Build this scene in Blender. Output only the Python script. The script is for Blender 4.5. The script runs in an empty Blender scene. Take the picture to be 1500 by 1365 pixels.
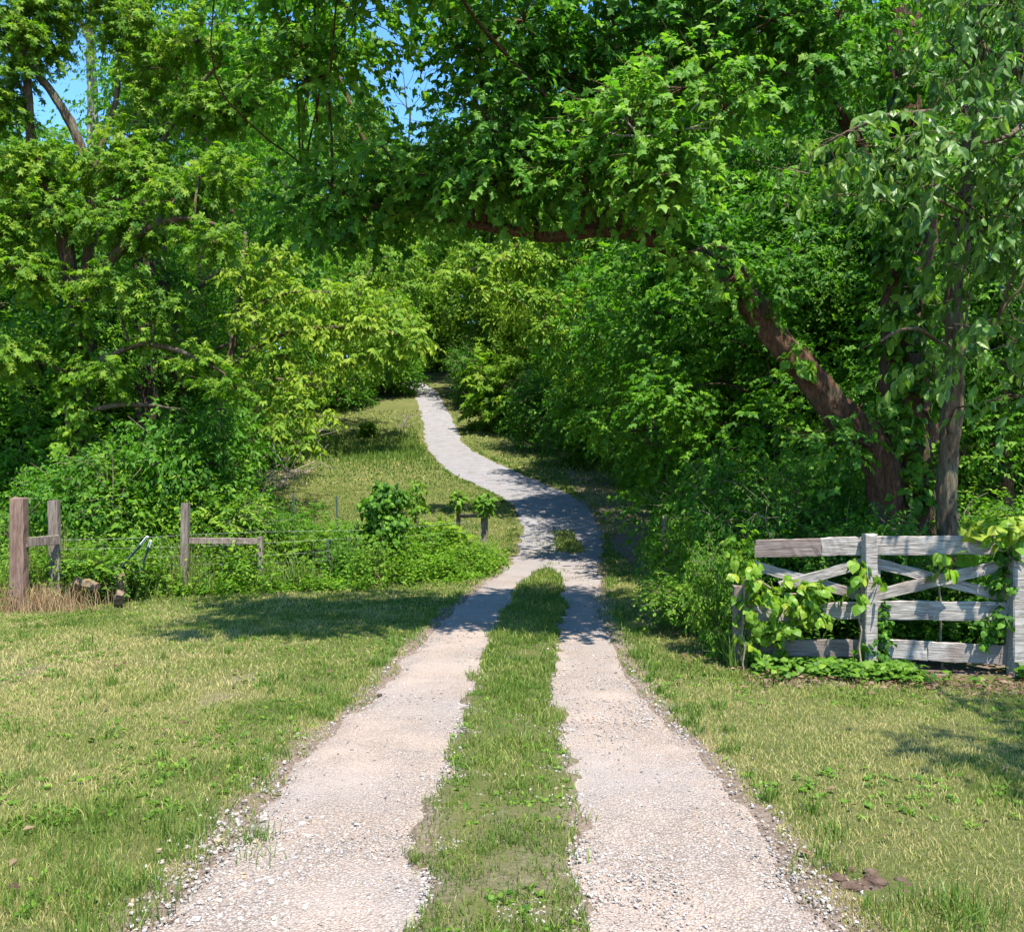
import bpy, math, random
import numpy as np
from mathutils import Matrix, Vector

# ------------------------------------------------------------------ camera, light, exposure
scene = bpy.context.scene
COL = scene.collection
EYE = 1.65
cam = bpy.data.cameras.new("camera")
cam.lens = 30.0; cam.sensor_width = 36.0; cam.sensor_fit = 'HORIZONTAL'
cam.clip_start = 0.05; cam.clip_end = 2000
camo = bpy.data.objects.new("camera", cam); COL.objects.link(camo)
camo.location = (0, 0, EYE); camo.rotation_euler = (math.radians(90), 0, 0)
scene.camera = camo

SUN_EL = math.radians(65)
SUN_AZ = math.radians(24)      # to the right of straight behind the camera
to_sun = Vector((math.sin(SUN_AZ) * math.cos(SUN_EL), -math.cos(SUN_AZ) * math.cos(SUN_EL), math.sin(SUN_EL)))
world = bpy.data.worlds.new("World"); scene.world = world; world.use_nodes = True
wn = world.node_tree.nodes; wl = world.node_tree.links
sky = wn.new('ShaderNodeTexSky'); sky.sky_type = 'NISHITA'; sky.sun_disc = False
sky.sun_elevation = SUN_EL
sky.sun_rotation = math.atan2(to_sun.x, to_sun.y)
sky.air_density = 1.0; sky.dust_density = 0.1; sky.ozone_density = 4.0
hs = wn.new('ShaderNodeHueSaturation'); hs.inputs['Saturation'].default_value = 1.2
wl.new(sky.outputs[0], hs.inputs['Color']); wl.new(hs.outputs[0], wn['Background'].inputs[0])
wn['Background'].inputs[1].default_value = 0.118
sl = bpy.data.lights.new("sun", 'SUN'); sl.energy = 4.0; sl.angle = math.radians(0.53)
sl.color = (1.0, 0.955, 0.87)
so = bpy.data.objects.new("sun", sl); COL.objects.link(so)
so.rotation_euler = to_sun.to_track_quat('Z', 'Y').to_euler(); so.location = (20, -20, 40)
scene.view_settings.view_transform = 'Standard'; scene.view_settings.look = 'None'
scene.view_settings.exposure = 1.85; scene.view_settings.gamma = 1.0
scene.cycles.max_bounces = 12; scene.cycles.diffuse_bounces = 10; scene.cycles.glossy_bounces = 2
scene.cycles.transmission_bounces = 8; scene.cycles.transparent_max_bounces = 4
scene.cycles.sample_clamp_indirect = 4.0

RNG = np.random.default_rng(11)

# ------------------------------------------------------------------ helpers
def P(px, py, d):
    return np.array([(px - 750.0) * d / 1250.0, d, EYE - (py - 682.5) * d / 1250.0])

def smooth_interp(xs, ys):
    g = np.concatenate([np.arange(-10, 14, 0.1), np.arange(14, 320, 0.25)])
    v = np.interp(g, xs, ys)
    k1 = np.ones(13) / 13
    pad = np.concatenate([np.full(6, v[0]), v, np.full(6, v[-1])])
    v1 = np.convolve(pad, k1, 'valid')
    return lambda q: np.interp(q, g, v1)

_prof = smooth_interp([-10, 0, 3, 7.5, 11.7, 15, 19, 22, 26, 30, 38, 45, 50, 60, 72, 90, 120, 200, 320],
                      [.25, 0, -.1, -.3, -.39, -.42, -.45, -.42, -.16, .42, 1.3, 2.2, 3.0, 5.2, 8.0, 11.5, 16, 24, 30])

def vnoise(x, y, seed=0):
    x = np.asarray(x, float); y = np.asarray(y, float)
    xi = np.floor(x).astype(np.int64); yi = np.floor(y).astype(np.int64)
    fx = x - xi; fy = y - yi
    fx = fx * fx * (3 - 2 * fx); fy = fy * fy * (3 - 2 * fy)
    def h(a, b):
        n = (a * 374761393 + b * 668265263 + seed * 144665) & 0x7fffffff
        n = ((n ^ (n >> 13)) * 1274126177) & 0x7fffffff
        n = n ^ (n >> 16)
        return (n % 65536) / 65535.0
    return (h(xi, yi) * (1 - fx) * (1 - fy) + h(xi + 1, yi) * fx * (1 - fy) +
            h(xi, yi + 1) * (1 - fx) * fy + h(xi + 1, yi + 1) * fx * fy)

def fbm(x, y, seed=0, o=3):
    s = 0; a = .5; t = 0
    for k in range(o):
        s = s + a * vnoise(x * 2 ** k, y * 2 ** k, seed + k * 17); t += a; a *= .5
    return s / t

def H(x, y):
    x = np.asarray(x, float); y = np.asarray(y, float)
    z = _prof(y)
    far = np.clip((np.abs(x) - 14) / 30, 0, 1)
    z = z + far * 1.5
    z = z + (fbm(x * .35, y * .35, 3) - .5) * .10 * np.clip((np.abs(x - .3) - 1.0) / 2, 0, 1)
    return z

# drive edges, measured
_D = [-2, 1.5, 3, 4, 5, 6, 7.5, 9.5, 11.7, 15, 17, 19, 22, 25, 28, 30, 33.5, 38, 45, 50, 60, 72, 80, 95]
_L = [-1.7, -1.6, -1.45, -1.46, -1.46, -1.38, -1.26, -1.14, -.98, -.60, -.23, -.06, .10, .22, .10, -.15, -1.2, -2.75, -4.25, -5.15, -6.45, -8.3, -11, -19]
_R = [1.5, 1.45, 1.31, 1.33, 1.29, 1.26, 1.20, 1.25, 1.34, 1.62, 1.85, 2.05, 2.42, 2.68, 2.72, 2.60, 1.80, .45, -1.6, -2.8, -4.2, -6.3, -8.5, -16]
eL = smooth_interp(_D, _L); eR = smooth_interp(_D, _R)
_MD = [-2, 1.5, 3, 4, 5, 6, 7.5, 9.5, 11.7, 15, 16.4, 17.2]
_ML = [-.4, -.4, -.36, -.40, -.44, -.41, -.36, -.29, -.14, .10, .40, .74]
_MR = [.28, .27, .26, .33, .35, .38, .37, .48, .70, .90, .92, .78]
mL = smooth_interp(_MD, _ML); mR = smooth_interp(_MD, _MR)

def road_sd(x, y):            # positive inside the drive
    return np.minimum(x - eL(y), eR(y) - x)
def med_sd(x, y):             # positive inside the grass strip between the wheel tracks
    a = np.minimum(x - mL(y), mR(y) - x)
    a = np.where(y > 17.0, -1, a)
    b = np.minimum(x - 1.05 - (y - 20.3) * .02, 1.78 - x) * 1.0
    b = np.minimum(b, np.minimum(y - 20.3, 24.6 - y))
    return np.maximum(a, b)

def mesh_obj(name, V, F, mat, parent=None, tint=None, smooth=False):
    me = bpy.data.meshes.new(name)
    V = np.ascontiguousarray(V, np.float32); F = np.ascontiguousarray(F, np.int32)
    k = F.shape[1]; n = len(F)
    me.vertices.add(len(V)); me.vertices.foreach_set('co', V.ravel())
    me.loops.add(n * k); me.loops.foreach_set('vertex_index', F.ravel())
    me.polygons.add(n); me.polygons.foreach_set('loop_start', np.arange(0, n * k, k, dtype=np.int32))
    me.polygons.foreach_set('use_smooth', np.full(n, smooth, dtype=bool))
    if tint is not None:
        a = me.attributes.new('tint', 'FLOAT', 'POINT')
        a.data.foreach_set('value', np.ascontiguousarray(tint, np.float32))
    me.update(calc_edges=True)
    me.materials.append(mat)
    o = bpy.data.objects.new(name, me); COL.objects.link(o)
    if parent is not None: o.parent = parent
    return o

class Acc:
    def __init__(s): s.V = []; s.F = []; s.T = []; s.n = 0
    def add(s, V, F, t=0.5):
        V = np.asarray(V).reshape(-1, 3); F = np.asarray(F).reshape(-1, 3)
        s.V.append(V); s.F.append(F + s.n)
        s.T.append(np.full(len(V), t) if np.isscalar(t) else np.asarray(t).ravel())
        s.n += len(V)
    def obj(s, name, mat, parent=None, off=(0, 0, 0), smooth=False):
        if not s.V: return None
        V = np.concatenate(s.V) - np.asarray(off)
        return mesh_obj(name, V, np.concatenate(s.F), mat, parent, np.concatenate(s.T), smooth)

def tag(o, label=None, cat=None, group=None, kind=None):
    if label: o['label'] = label
    if cat: o['category'] = cat
    if group: o['group'] = group
    if kind: o['kind'] = kind
    return o

def empty(name, loc, label, cat, group=None):
    o = bpy.data.objects.new(name, None); COL.objects.link(o)
    o.location = loc; o.empty_display_size = .2
    return tag(o, label, cat, group)

def nrm(a):
    a = np.asarray(a, float)
    return a / np.maximum(np.linalg.norm(a, axis=-1, keepdims=True), 1e-9)

def resample(pts, rad, step):
    pts = np.asarray(pts, float); rad = np.asarray(rad, float)
    n = len(pts)
    if n > 2:                                  # Catmull-Rom
        out = []; ro = []
        for i in range(n - 1):
            p0 = pts[max(i - 1, 0)]; p1 = pts[i]; p2 = pts[i + 1]; p3 = pts[min(i + 2, n - 1)]
            m = max(2, int(np.linalg.norm(p2 - p1) / step))
            for t in np.arange(m) / m:
                out.append(.5 * ((2 * p1) + (-p0 + p2) * t + (2 * p0 - 5 * p1 + 4 * p2 - p3) * t * t + (-p0 + 3 * p1 - 3 * p2 + p3) * t ** 3))
                ro.append(rad[i] * (1 - t) + rad[i + 1] * t)
        out.append(pts[-1]); ro.append(rad[-1])
        return np.array(out), np.array(ro)
    m = max(2, int(np.linalg.norm(pts[1] - pts[0]) / step))
    t = np.linspace(0, 1, m + 1)[:, None]
    return pts[0] * (1 - t) + pts[1] * t, rad[0] * (1 - t[:, 0]) + rad[1] * t[:, 0]

def tube(acc, pts, rad, sides=8, step=.25, rough=0.0, wob=0.0, t=.5, rng=RNG, res=True, cap=True, ridge=0.0):
    if res: pts, rad = resample(pts, rad, step)
    n = len(pts)
    if wob: pts = pts + np.concatenate([[[0, 0, 0]], rng.normal(0, wob, (n - 2, 3)), [[0, 0, 0]]]) if n > 2 else pts
    d = np.gradient(pts, axis=0); d = nrm(d)
    u = np.cross(d[0], [0.3, 1, 0.2]); u = nrm(u)
    ang = np.arange(sides) / sides * 2 * np.pi
    lump = 1 + rough * rng.normal(0, .6, sides)
    V = []
    for i in range(n):
        u = nrm(u - d[i] * np.dot(u, d[i])); w = np.cross(d[i], u)
        r = rad[i] * lump * (1 + rough * rng.normal(0, .35, sides))
        if ridge: r = rad[i] * (1 + ridge * (2.2 * np.abs(fbm(np.arange(sides) * .55 + i * .02, np.full(sides, i * .16), 91, 3) - .5) * 2 - .5) + .12 * (fbm(np.cos(ang) * 1.2 + 5, np.sin(ang) * 1.2 + i * .04, 19, 2) - .5))
        V.append(pts[i] + (np.cos(ang) * r)[:, None] * u + (np.sin(ang) * r)[:, None] * w)
    V = np.concatenate(V)
    F = []
    a = np.arange(sides); b = (a + 1) % sides
    for i in range(n - 1):
        o = i * sides
        F.append(np.stack([o + a, o + b, o + sides + b], 1)); F.append(np.stack([o + a, o + sides + b, o + sides + a], 1))
    F = np.concatenate(F)
    if cap:
        V = np.concatenate([V, pts[-1:]]); o = (n - 1) * sides
        F = np.concatenate([F, np.stack([o + a, o + b, np.full(sides, n * sides)], 1)])
    acc.add(V, F, t)

def thin_sticks(acc, A, B, r, t=.4):
    """many 3-sided straight twigs at once"""
    A = np.asarray(A); B = np.asarray(B); n = len(A)
    if n == 0: return
    d = nrm(B - A); u = nrm(np.cross(d, [0.31, .2, .93])); w = np.cross(d, u)
    V = np.zeros((n, 6, 3))
    for k in range(3):
        c, s = math.cos(k * 2.0944), math.sin(k * 2.0944)
        V[:, k] = A + r * (c * u + s * w); V[:, 3 + k] = B + r * .45 * (c * u + s * w)
    f = []
    for k in range(3):
        j = (k + 1) % 3
        f += [[k, j, 3 + j], [k, 3 + j, 3 + k]]
    F = np.array(f)[None] + (np.arange(n) * 6)[:, None, None]
    acc.add(V, F, t)

# ---- leaf shapes: x across, y along, z up
def fan(outline, c=(0, .45, 0.03)):
    V = np.array([c] + list(outline), float); n = len(outline)
    F = np.array([[0, 1 + i, 1 + (i + 1) % n] for i in range(n)])
    return V, F
T_OVAL = (np.array([[0, 0, 0], [.27, .40, .07], [0, .5, 0], [-.27, .40, .07], [0, 1, -.12]], float),
          np.array([[0, 1, 2], [0, 2, 3], [2, 1, 4], [2, 4, 3]]))
T_ELM = (np.array([[0, 0, 0], [.19, .28, .05], [.21, .55, .04], [0, .45, -.01], [-.21, .55, .04], [-.19, .28, .05], [0, 1, -.16]], float),
         np.array([[0, 1, 3], [1, 2, 3], [2, 6, 3], [6, 4, 3], [4, 5, 3], [5, 0, 3]]))
T_QUAD = (np.array([[0, 0, 0], [.36, .5, .07], [-.36, .5, .07], [0, 1, -.10]], float), np.array([[0, 1, 2], [2, 1, 3]]))
T_MAPLE = fan([(0, 0, 0), (.30, -.06, -.06), (.26, .16, -.02), (.55, .33, -.10), (.27, .47, 0), (.20, .62, 0), (0, 1.0, -.12),
               (-.20, .62, 0), (-.27, .47, 0), (-.55, .33, -.10), (-.26, .16, -.02), (-.30, -.06, -.06)], (0, .32, .04))
T_HEART = fan([(0, 0, 0), (.25, -.10, -.03), (.46, .14, -.06), (.40, .50, -.05), (0, 1, -.16), (-.40, .50, -.05), (-.46, .14, -.06), (-.25, -.10, -.03)], (0, .3, .06))
def _leaflets(items):
    V = []; F = []
    for (ox, oy, ang, ln, w, dz) in items:
        b = len(V); c, s = math.cos(ang), math.sin(ang)
        for (x, y, z) in ((0, 0, 0), (w, .5 * ln, .03 * ln), (-w, .5 * ln, .03 * ln), (0, ln, -.10 * ln + dz)):
            V.append((ox + x * c + y * s, oy - x * s + y * c, z))
        F += [[b, b + 1, b + 2], [b + 2, b + 1, b + 3]]
    return np.array(V), np.array(F)
_it = []
for i in range(6):
    y = .12 + i * .15; l = .30 - abs(i - 2) * .03
    _it += [(0, y, 1.05, l, .055, -.03), (0, y, -1.05, l, .055, -.03)]
_it.append((0, .92, 0, .26, .06, -.03))
T_PINNATE = _leaflets(_it)
T_PALM = _leaflets([(0, 0, a, l, .15, -.05) for a, l in ((0, 1), (.75, .85), (-.75, .85), (1.6, .6), (-1.6, .6))])
T_TRI = _leaflets([(0, .2, 0, .8, .22, -.03), (0, .2, 1.3, .65, .2, -.03), (0, .2, -1.3, .65, .2, -.03)])

def put_leaves(acc, Pp, A, N, S, tm, tint):
    tv, tf = tm
    A = nrm(A); N = N - A * np.sum(N * A, -1, keepdims=True); N = nrm(N); B = np.cross(A, N)
    S = np.broadcast_to(S, (len(Pp),))[:, None, None]
    V = Pp[:, None] + S * (tv[None, :, 0, None] * B[:, None] + tv[None, :, 1, None] * A[:, None] + tv[None, :, 2, None] * N[:, None])
    F = tf[None] + (np.arange(len(Pp)) * len(tv))[:, None, None]
    acc.add(V, F, np.repeat(np.clip(tint, 0, 1), len(tv)))

def sprays(acc, wood, Bs, U, L, nl, S, tm, rng, droop=.25, hang=0.0, tint=.5, jit=.45, twig_r=.004, twigs=1.0):
    n = len(Bs)
    if n == 0: return
    U = nrm(U); L = np.broadcast_to(L, (n,))
    if wood is not None and twigs > 0:
        m = rng.random(n) < twigs
        thin_sticks(wood, Bs[m], (Bs + U * L[:, None])[m], twig_r)
    t = (np.arange(nl) + .6) / nl
    t = t[None] + rng.normal(0, .04, (n, nl))
    Pp = Bs[:, None] + U[:, None] * (L[:, None] * t)[..., None]
    Pp[..., 2] -= droop * L[:, None] * t ** 2
    side = np.where(np.arange(nl) % 2 == 0, 1.0, -1.0)[None, :, None]
    v = nrm(np.cross(U, np.array([0, 0, 1.0]) + rng.normal(0, .15, (n, 3))))
    A = U[:, None] * .6 + v[:, None] * side * .8 + rng.normal(0, .3, (n, nl, 3)) + np.array([0, 0, -droop - hang])
    N = np.array([0, 0, 1.0]) * (1 - .8 * min(hang, 1)) + U[:, None] * (.35 + .5 * min(hang, 1)) + rng.normal(0, jit, (n, nl, 3))
    sz = S * rng.uniform(.5, 1.22, (n, nl))
    ti = np.broadcast_to(np.asarray(tint), (n,))[:, None] + rng.normal(0, .16, (n, nl))
    put_leaves(acc, Pp.reshape(-1, 3), A.reshape(-1, 3), N.reshape(-1, 3), sz.ravel(), tm, ti.ravel())

def clump(acc, wood, c, r, n, nl, S, tm, rng, L=.4, droop=.25, hang=0.0, tint=.5, twigs=.5, up=.15, jit=.45):
    d = nrm(rng.normal(0, 1, (n, 3)) + np.array([0, 0, up]))
    rad = rng.uniform(.12, 1, (n, 1)) ** .55
    Bs = np.asarray(c) + d * np.asarray(r) * rad
    U = d * np.array([1, 1, .55]) + rng.normal(0, .35, (n, 3)) + np.array([0, 0, -.08])
    sprays(acc, wood, Bs, U, L * rng.uniform(.7, 1.25, n), nl, S, tm, rng, droop, hang, tint + rng.normal(0, .10, n), jit, twigs=twigs)
    if wood is not None:
        k = max(2, n // 7)
        thin_sticks(wood, np.repeat(np.asarray(c)[None], k, 0), Bs[:k], .008)

def connect(wood, skel, c, r0, rng, sides=5):
    """a branch from the nearest lower point of the limbs to a leaf clump"""
    pts, rad = skel
    dd = np.linalg.norm(pts - c, axis=1) + np.clip(pts[:, 2] - c[2] + .3, 0, None) * 1.2
    i = int(np.argmin(dd)); a = pts[i]
    mid = (a + c) / 2 + np.array([0, 0, .18 * np.linalg.norm(c - a)]) * .5 + rng.normal(0, .08, 3) * np.linalg.norm(c - a)
    r = min(r0, rad[i] * .8)
    tube(wood, [a, mid, c], [r, r * .7, r * .35], sides, .3, .08, .012, rng=rng)

# ------------------------------------------------------------------ materials
def newmat(name):
    m = bpy.data.materials.new(name); m.use_nodes = True
    nt = m.node_tree; nt.nodes.clear()
    out = nt.nodes.new('ShaderNodeOutputMaterial')
    return m, nt, out

def N_(nt, typ, **kw):
    n = nt.nodes.new(typ)
    for k, v in kw.items():
        if k == 'ins':
            for a, b in v.items(): n.inputs[a].default_value = b
        else: setattr(n, k, v)
    return n

def ramp(nt, fac, stops, interp='LINEAR'):
    r = nt.nodes.new('ShaderNodeValToRGB'); r.color_ramp.interpolation = interp
    el = r.color_ramp.elements
    while len(el) < len(stops): el.new(.5)
    for e, (p, c) in zip(el, stops):
        e.position = p; e.color = (*c, 1) if len(c) == 3 else c
    nt.links.new(fac, r.inputs[0])
    return r.outputs[0]

def mixc(nt, fac, a, b, mode='MIX'):
    m = nt.nodes.new('ShaderNodeMix'); m.data_type = 'RGBA'; m.blend_type = mode
    for s, v in ((0, fac), (6, a), (7, b)):
        if hasattr(v, 'is_linked') or hasattr(v, 'links'): nt.links.new(v, m.inputs[s])
        elif isinstance(v, (int, float)): m.inputs[s].default_value = v
        else: m.inputs[s].default_value = (*v, 1)
    return m.outputs[2]

def math_(nt, op, a, b=0.0, clamp=False):
    m = nt.nodes.new('ShaderNodeMath'); m.operation = op; m.use_clamp = clamp
    for s, v in ((0, a), (1, b)):
        if isinstance(v, (int, float)): m.inputs[s].default_value = v
        else: nt.links.new(v, m.inputs[s])
    return m.outputs[0]

def noise(nt, scale, vec=None, detail=4, rough=.55):
    n = nt.nodes.new('ShaderNodeTexNoise'); n.inputs['Scale'].default_value = scale
    n.inputs['Detail'].default_value = detail; n.inputs['Roughness'].default_value = rough
    if vec is not None: nt.links.new(vec, n.inputs['Vector'])
    return n.outputs[0]

def leaf_mat(name, dark, mid, light, trans=.38, rough=.42, spec=.35, warm=1.35):
    m, nt, out = newmat(name)
    at = N_(nt, 'ShaderNodeAttribute', attribute_name='tint')
    oi = N_(nt, 'ShaderNodeObjectInfo')
    t = math_(nt, 'ADD', at.outputs['Fac'], math_(nt, 'MULTIPLY', math_(nt, 'SUBTRACT', oi.outputs['Random'], .5), .22), True)
    col = ramp(nt, t, [(0.05, dark), (.5, mid), (.95, light)])
    pb = N_(nt, 'ShaderNodeBsdfPrincipled', ins={'Roughness': rough})
    pb.inputs['Specular IOR Level'].default_value = spec
    nt.links.new(col, pb.inputs['Base Color'])
    tr = N_(nt, 'ShaderNodeBsdfTranslucent')
    tc = mixc(nt, 1.0, col, (1.25 * warm, 1.5, .55), 'MULTIPLY')
    nt.links.new(tc, tr.inputs['Color'])
    ms = N_(nt, 'ShaderNodeMixShader'); ms.inputs[0].default_value = trans
    nt.links.new(pb.outputs[0], ms.inputs[1]); nt.links.new(tr.outputs[0], ms.inputs[2])
    nt.links.new(ms.outputs[0], out.inputs[0])
    return m

def simple_mat(name, c1, c2, scale=8, stretch=(1, 1, 1), rough=.85, bump=.4, bdist=.01, dark=None, spec=.2, lichen=None):
    m, nt, out = newmat(name)
    tc = N_(nt, 'ShaderNodeTexCoord'); oi = N_(nt, 'ShaderNodeObjectInfo')
    ad = N_(nt, 'ShaderNodeVectorMath', operation='ADD')
    cmb = N_(nt, 'ShaderNodeCombineXYZ')
    for k in range(3): nt.links.new(math_(nt, 'MULTIPLY', oi.outputs['Random'], 7.3 + k * 3.1), cmb.inputs[k])
    nt.links.new(tc.outputs['Object'], ad.inputs[0]); nt.links.new(cmb.outputs[0], ad.inputs[1])
    mp = N_(nt, 'ShaderNodeMapping', ins={'Scale': stretch}); nt.links.new(ad.outputs[0], mp.inputs[0])
    v = mp.outputs[0]
    n1 = noise(nt, scale, v, 6, .6); n2 = noise(nt, scale * .23, ad.outputs[0], 3)
    col = mixc(nt, ramp(nt, n1, [(.32, (0, 0, 0)), (.68, (1, 1, 1))]), c1, c2)
    if lichen: col = mixc(nt, ramp(nt, n2, [(.52, (0, 0, 0)), (.66, (1, 1, 1))]), col, lichen)
    if dark:
        n3 = noise(nt, scale * 2.1, v, 4, .6)
        col = mixc(nt, ramp(nt, n3, [(.56, (0, 0, 0)), (.70, (1, 1, 1))]), col, dark)
    pb = N_(nt, 'ShaderNodeBsdfPrincipled', ins={'Roughness': rough}); pb.inputs['Specular IOR Level'].default_value = spec
    nt.links.new(col, pb.inputs['Base Color'])
    bp = N_(nt, 'ShaderNodeBump', ins={'Strength': bump, 'Distance': bdist}); nt.links.new(n1, bp.inputs['Height'])
    nt.links.new(bp.outputs[0], pb.inputs['Normal'])
    nt.links.new(pb.outputs[0], out.inputs[0])
    return m

M = {}
M['maple'] = leaf_mat('maple_leaf', (0.026, 0.087, 0.010), (0.068, 0.177, 0.019), (0.165, 0.283, 0.035), .46, .5, .16, 1.0)
M['walnut'] = leaf_mat('walnut_leaf', (0.044, 0.111, 0.010), (0.116, 0.222, 0.017), (0.236, 0.308, 0.027), .47, .5, .15, 1.0)
M['elm'] = leaf_mat('elm_leaf', (0.044, 0.103, 0.019), (0.097, 0.190, 0.033), (0.198, 0.283, 0.049), .44, .42, .28, 1.0)
M['wood_green'] = leaf_mat('woodland_leaf', (0.026, 0.085, 0.008), (0.066, 0.177, 0.014), (0.143, 0.262, 0.022), .47, .5, .15, 1.0)
M['wood_light'] = leaf_mat('light_woodland_leaf', (0.055, 0.121, 0.010), (0.129, 0.231, 0.017), (0.236, 0.314, 0.027), .47, .5, .15, 1.0)
M['wood_dark'] = leaf_mat('dark_woodland_leaf', (0.020, 0.066, 0.008), (0.048, 0.139, 0.014), (0.101, 0.206, 0.019), .46, .5, .15, 1.0)
M['shrub'] = leaf_mat('shrub_leaf', (0.039, 0.108, 0.011), (0.101, 0.214, 0.017), (0.209, 0.298, 0.027), .46, .5, .16, 1.0)
M['vine'] = leaf_mat('vine_leaf', (0.066, 0.154, 0.014), (0.143, 0.257, 0.022), (0.274, 0.320, 0.035), .45, .45, .25, 1.0)
M['ivy'] = leaf_mat('ivy_leaf', (0.029, 0.085, 0.010), (0.076, 0.180, 0.016), (0.157, 0.276, 0.024), .42, .5, .16, 1.0)
M['cover'] = leaf_mat('ground_cover_leaf', (0.033, 0.092, 0.012), (0.085, 0.180, 0.016), (0.165, 0.257, 0.030), .40, .5, .2, 1.0)
M['grass'] = leaf_mat('grass_blade', (.066, .122, .016), (.178, .225, .040), (.37, .315, .135), .34, .55, .2, 1.0)
M['tall_grass'] = leaf_mat('tall_grass_blade', (.060, .115, .018), (.125, .195, .032), (.28, .27, .10), .35, .5, .22, 1.05)
M['dry'] = leaf_mat('dry_stalk', (.16, .09, .045), (.30, .20, .11), (.45, .34, .21), .2, .7, .15, .9)
M['litter'] = leaf_mat('dead_leaf', (.045, .024, .014), (.105, .058, .034), (.21, .14, .09), .1, .7, .2, 0.8)
M['bark'] = simple_mat('bark', (.050, .034, .022), (.15, .105, .070), 9, (2.2, 2.2, .45), .95, 1.0, .03, (.02, .014, .010), .1, (.105, .10, .066))
M['bark_pale'] = simple_mat('pale_bark', (.15, .125, .095), (.33, .29, .235), 10, (2, 2, .5), .95, .9, .02, (.05, .04, .03), .1)
M['bark_red'] = simple_mat('red_bark', (.045, .024, .016), (.125, .070, .044), 9, (2.6, 2.6, .5), .95, 1.0, .06, (.016, .010, .008), .1, (.075, .07, .045))
M['bark_dark'] = simple_mat('dark_bark', (.028, .020, .014), (.075, .055, .038), 10, (2, 2, .5), .95, 1.0, .03, (.012, .009, .007), .1)
M['twig'] = simple_mat('twig_bark', (.10, .075, .05), (.24, .19, .14), 20, (1, 1, 1), .9, .2, .004)
M['white_wood'] = simple_mat('whitewashed_board', (.155, .13, .112), (.375, .345, .31), 7, (.55, 5, 9), .9, 1.0, .008, (.05, .036, .03), .12, (.17, .135, .115))
M['brown_wood'] = simple_mat('worn_brown_board', (.085, .060, .049), (.215, .172, .15), 7, (.55, 5, 9), .88, .9, .006, (.055, .034, .028), .2)
M['post_wood'] = simple_mat('weathered_post', (.105, .062, .045), (.225, .150, .118), 6, (5, 9, .5), .9, 1.0, .008, (.085, .048, .04), .15)
M['grey_wood'] = simple_mat('grey_post', (.09, .07, .055), (.215, .175, .145), 6, (5, 9, .5), .9, 1.0, .008, (.075, .05, .04), .15)
M['rot_wood'] = simple_mat('rotten_wood', (.08, .047, .03), (.22, .155, .11), 8, (3, 3, .8), .95, 1.0, .02, (.04, .022, .015), .1)
M['green_metal'] = simple_mat('green_painted_metal', (.03, .055, .05), (.06, .10, .09), 14, (1, 1, 1), .5, .2, .002, (.10, .05, .03), .4)
M['white_paint'] = simple_mat('white_paint', (.5, .5, .48), (.6, .6, .58), 14, (1, 1, 1), .5, .1, .001)
M['wire'] = simple_mat('galvanised_wire', (.22, .22, .21), (.38, .38, .36), 20, (1, 1, 1), .45, .1, .001, None, .5)
M['mud'] = simple_mat('dry_mud', (.042, .026, .019), (.115, .078, .058), 14, (1, 1, 1), .95, 1.0, .02, (.05, .028, .02), .1)
M['rock'] = simple_mat('limestone', (.30, .27, .25), (.55, .51, .48), 16, (1, 1, 1), .9, .6, .006, None, .15)

def ground_mat():
    m, nt, out = newmat('lawn_soil')
    g = N_(nt, 'ShaderNodeNewGeometry'); v = g.outputs['Position']
    at = N_(nt, 'ShaderNodeAttribute', attribute_name='tint')      # 0 lawn .. 1 bare soil
    big = noise(nt, .45, v, 4); mid = noise(nt, 2.6, v, 5, .65); fine = noise(nt, 38, v, 6, .7); vf = noise(nt, 130, v, 3, .7)
    c = mixc(nt, ramp(nt, big, [(.35, (0, 0, 0)), (.65, (1, 1, 1))]), (.066, .084, .020), (.105, .108, .034))  # base kept dark, shade of the gaps between blades put into the colour
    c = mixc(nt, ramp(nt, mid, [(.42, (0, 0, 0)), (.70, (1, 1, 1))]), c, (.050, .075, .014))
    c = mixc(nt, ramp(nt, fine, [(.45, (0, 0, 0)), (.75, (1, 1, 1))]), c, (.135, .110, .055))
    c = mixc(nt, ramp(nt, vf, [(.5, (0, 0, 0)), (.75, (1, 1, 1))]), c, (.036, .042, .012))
    soil = mixc(nt, ramp(nt, fine, [(.35, (0, 0, 0)), (.65, (1, 1, 1))]), (.085, .062, .045), (.215, .165, .128))
    f = math_(nt, 'ADD', at.outputs['Fac'], math_(nt, 'MULTIPLY', math_(nt, 'SUBTRACT', mid, .5), .8))
    c = mixc(nt, ramp(nt, f, [(.35, (0, 0, 0)), (.70, (1, 1, 1))]), c, soil)
    pb = N_(nt, 'ShaderNodeBsdfPrincipled', ins={'Roughness': .95}); pb.inputs['Specular IOR Level'].default_value = .1
    nt.links.new(c, pb.inputs['Base Color'])
    bp = N_(nt, 'ShaderNodeBump', ins={'Strength': .8, 'Distance': .03}); nt.links.new(fine, bp.inputs['Height'])
    nt.links.new(bp.outputs[0], pb.inputs['Normal']); nt.links.new(pb.outputs[0], out.inputs[0])
    return m

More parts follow.
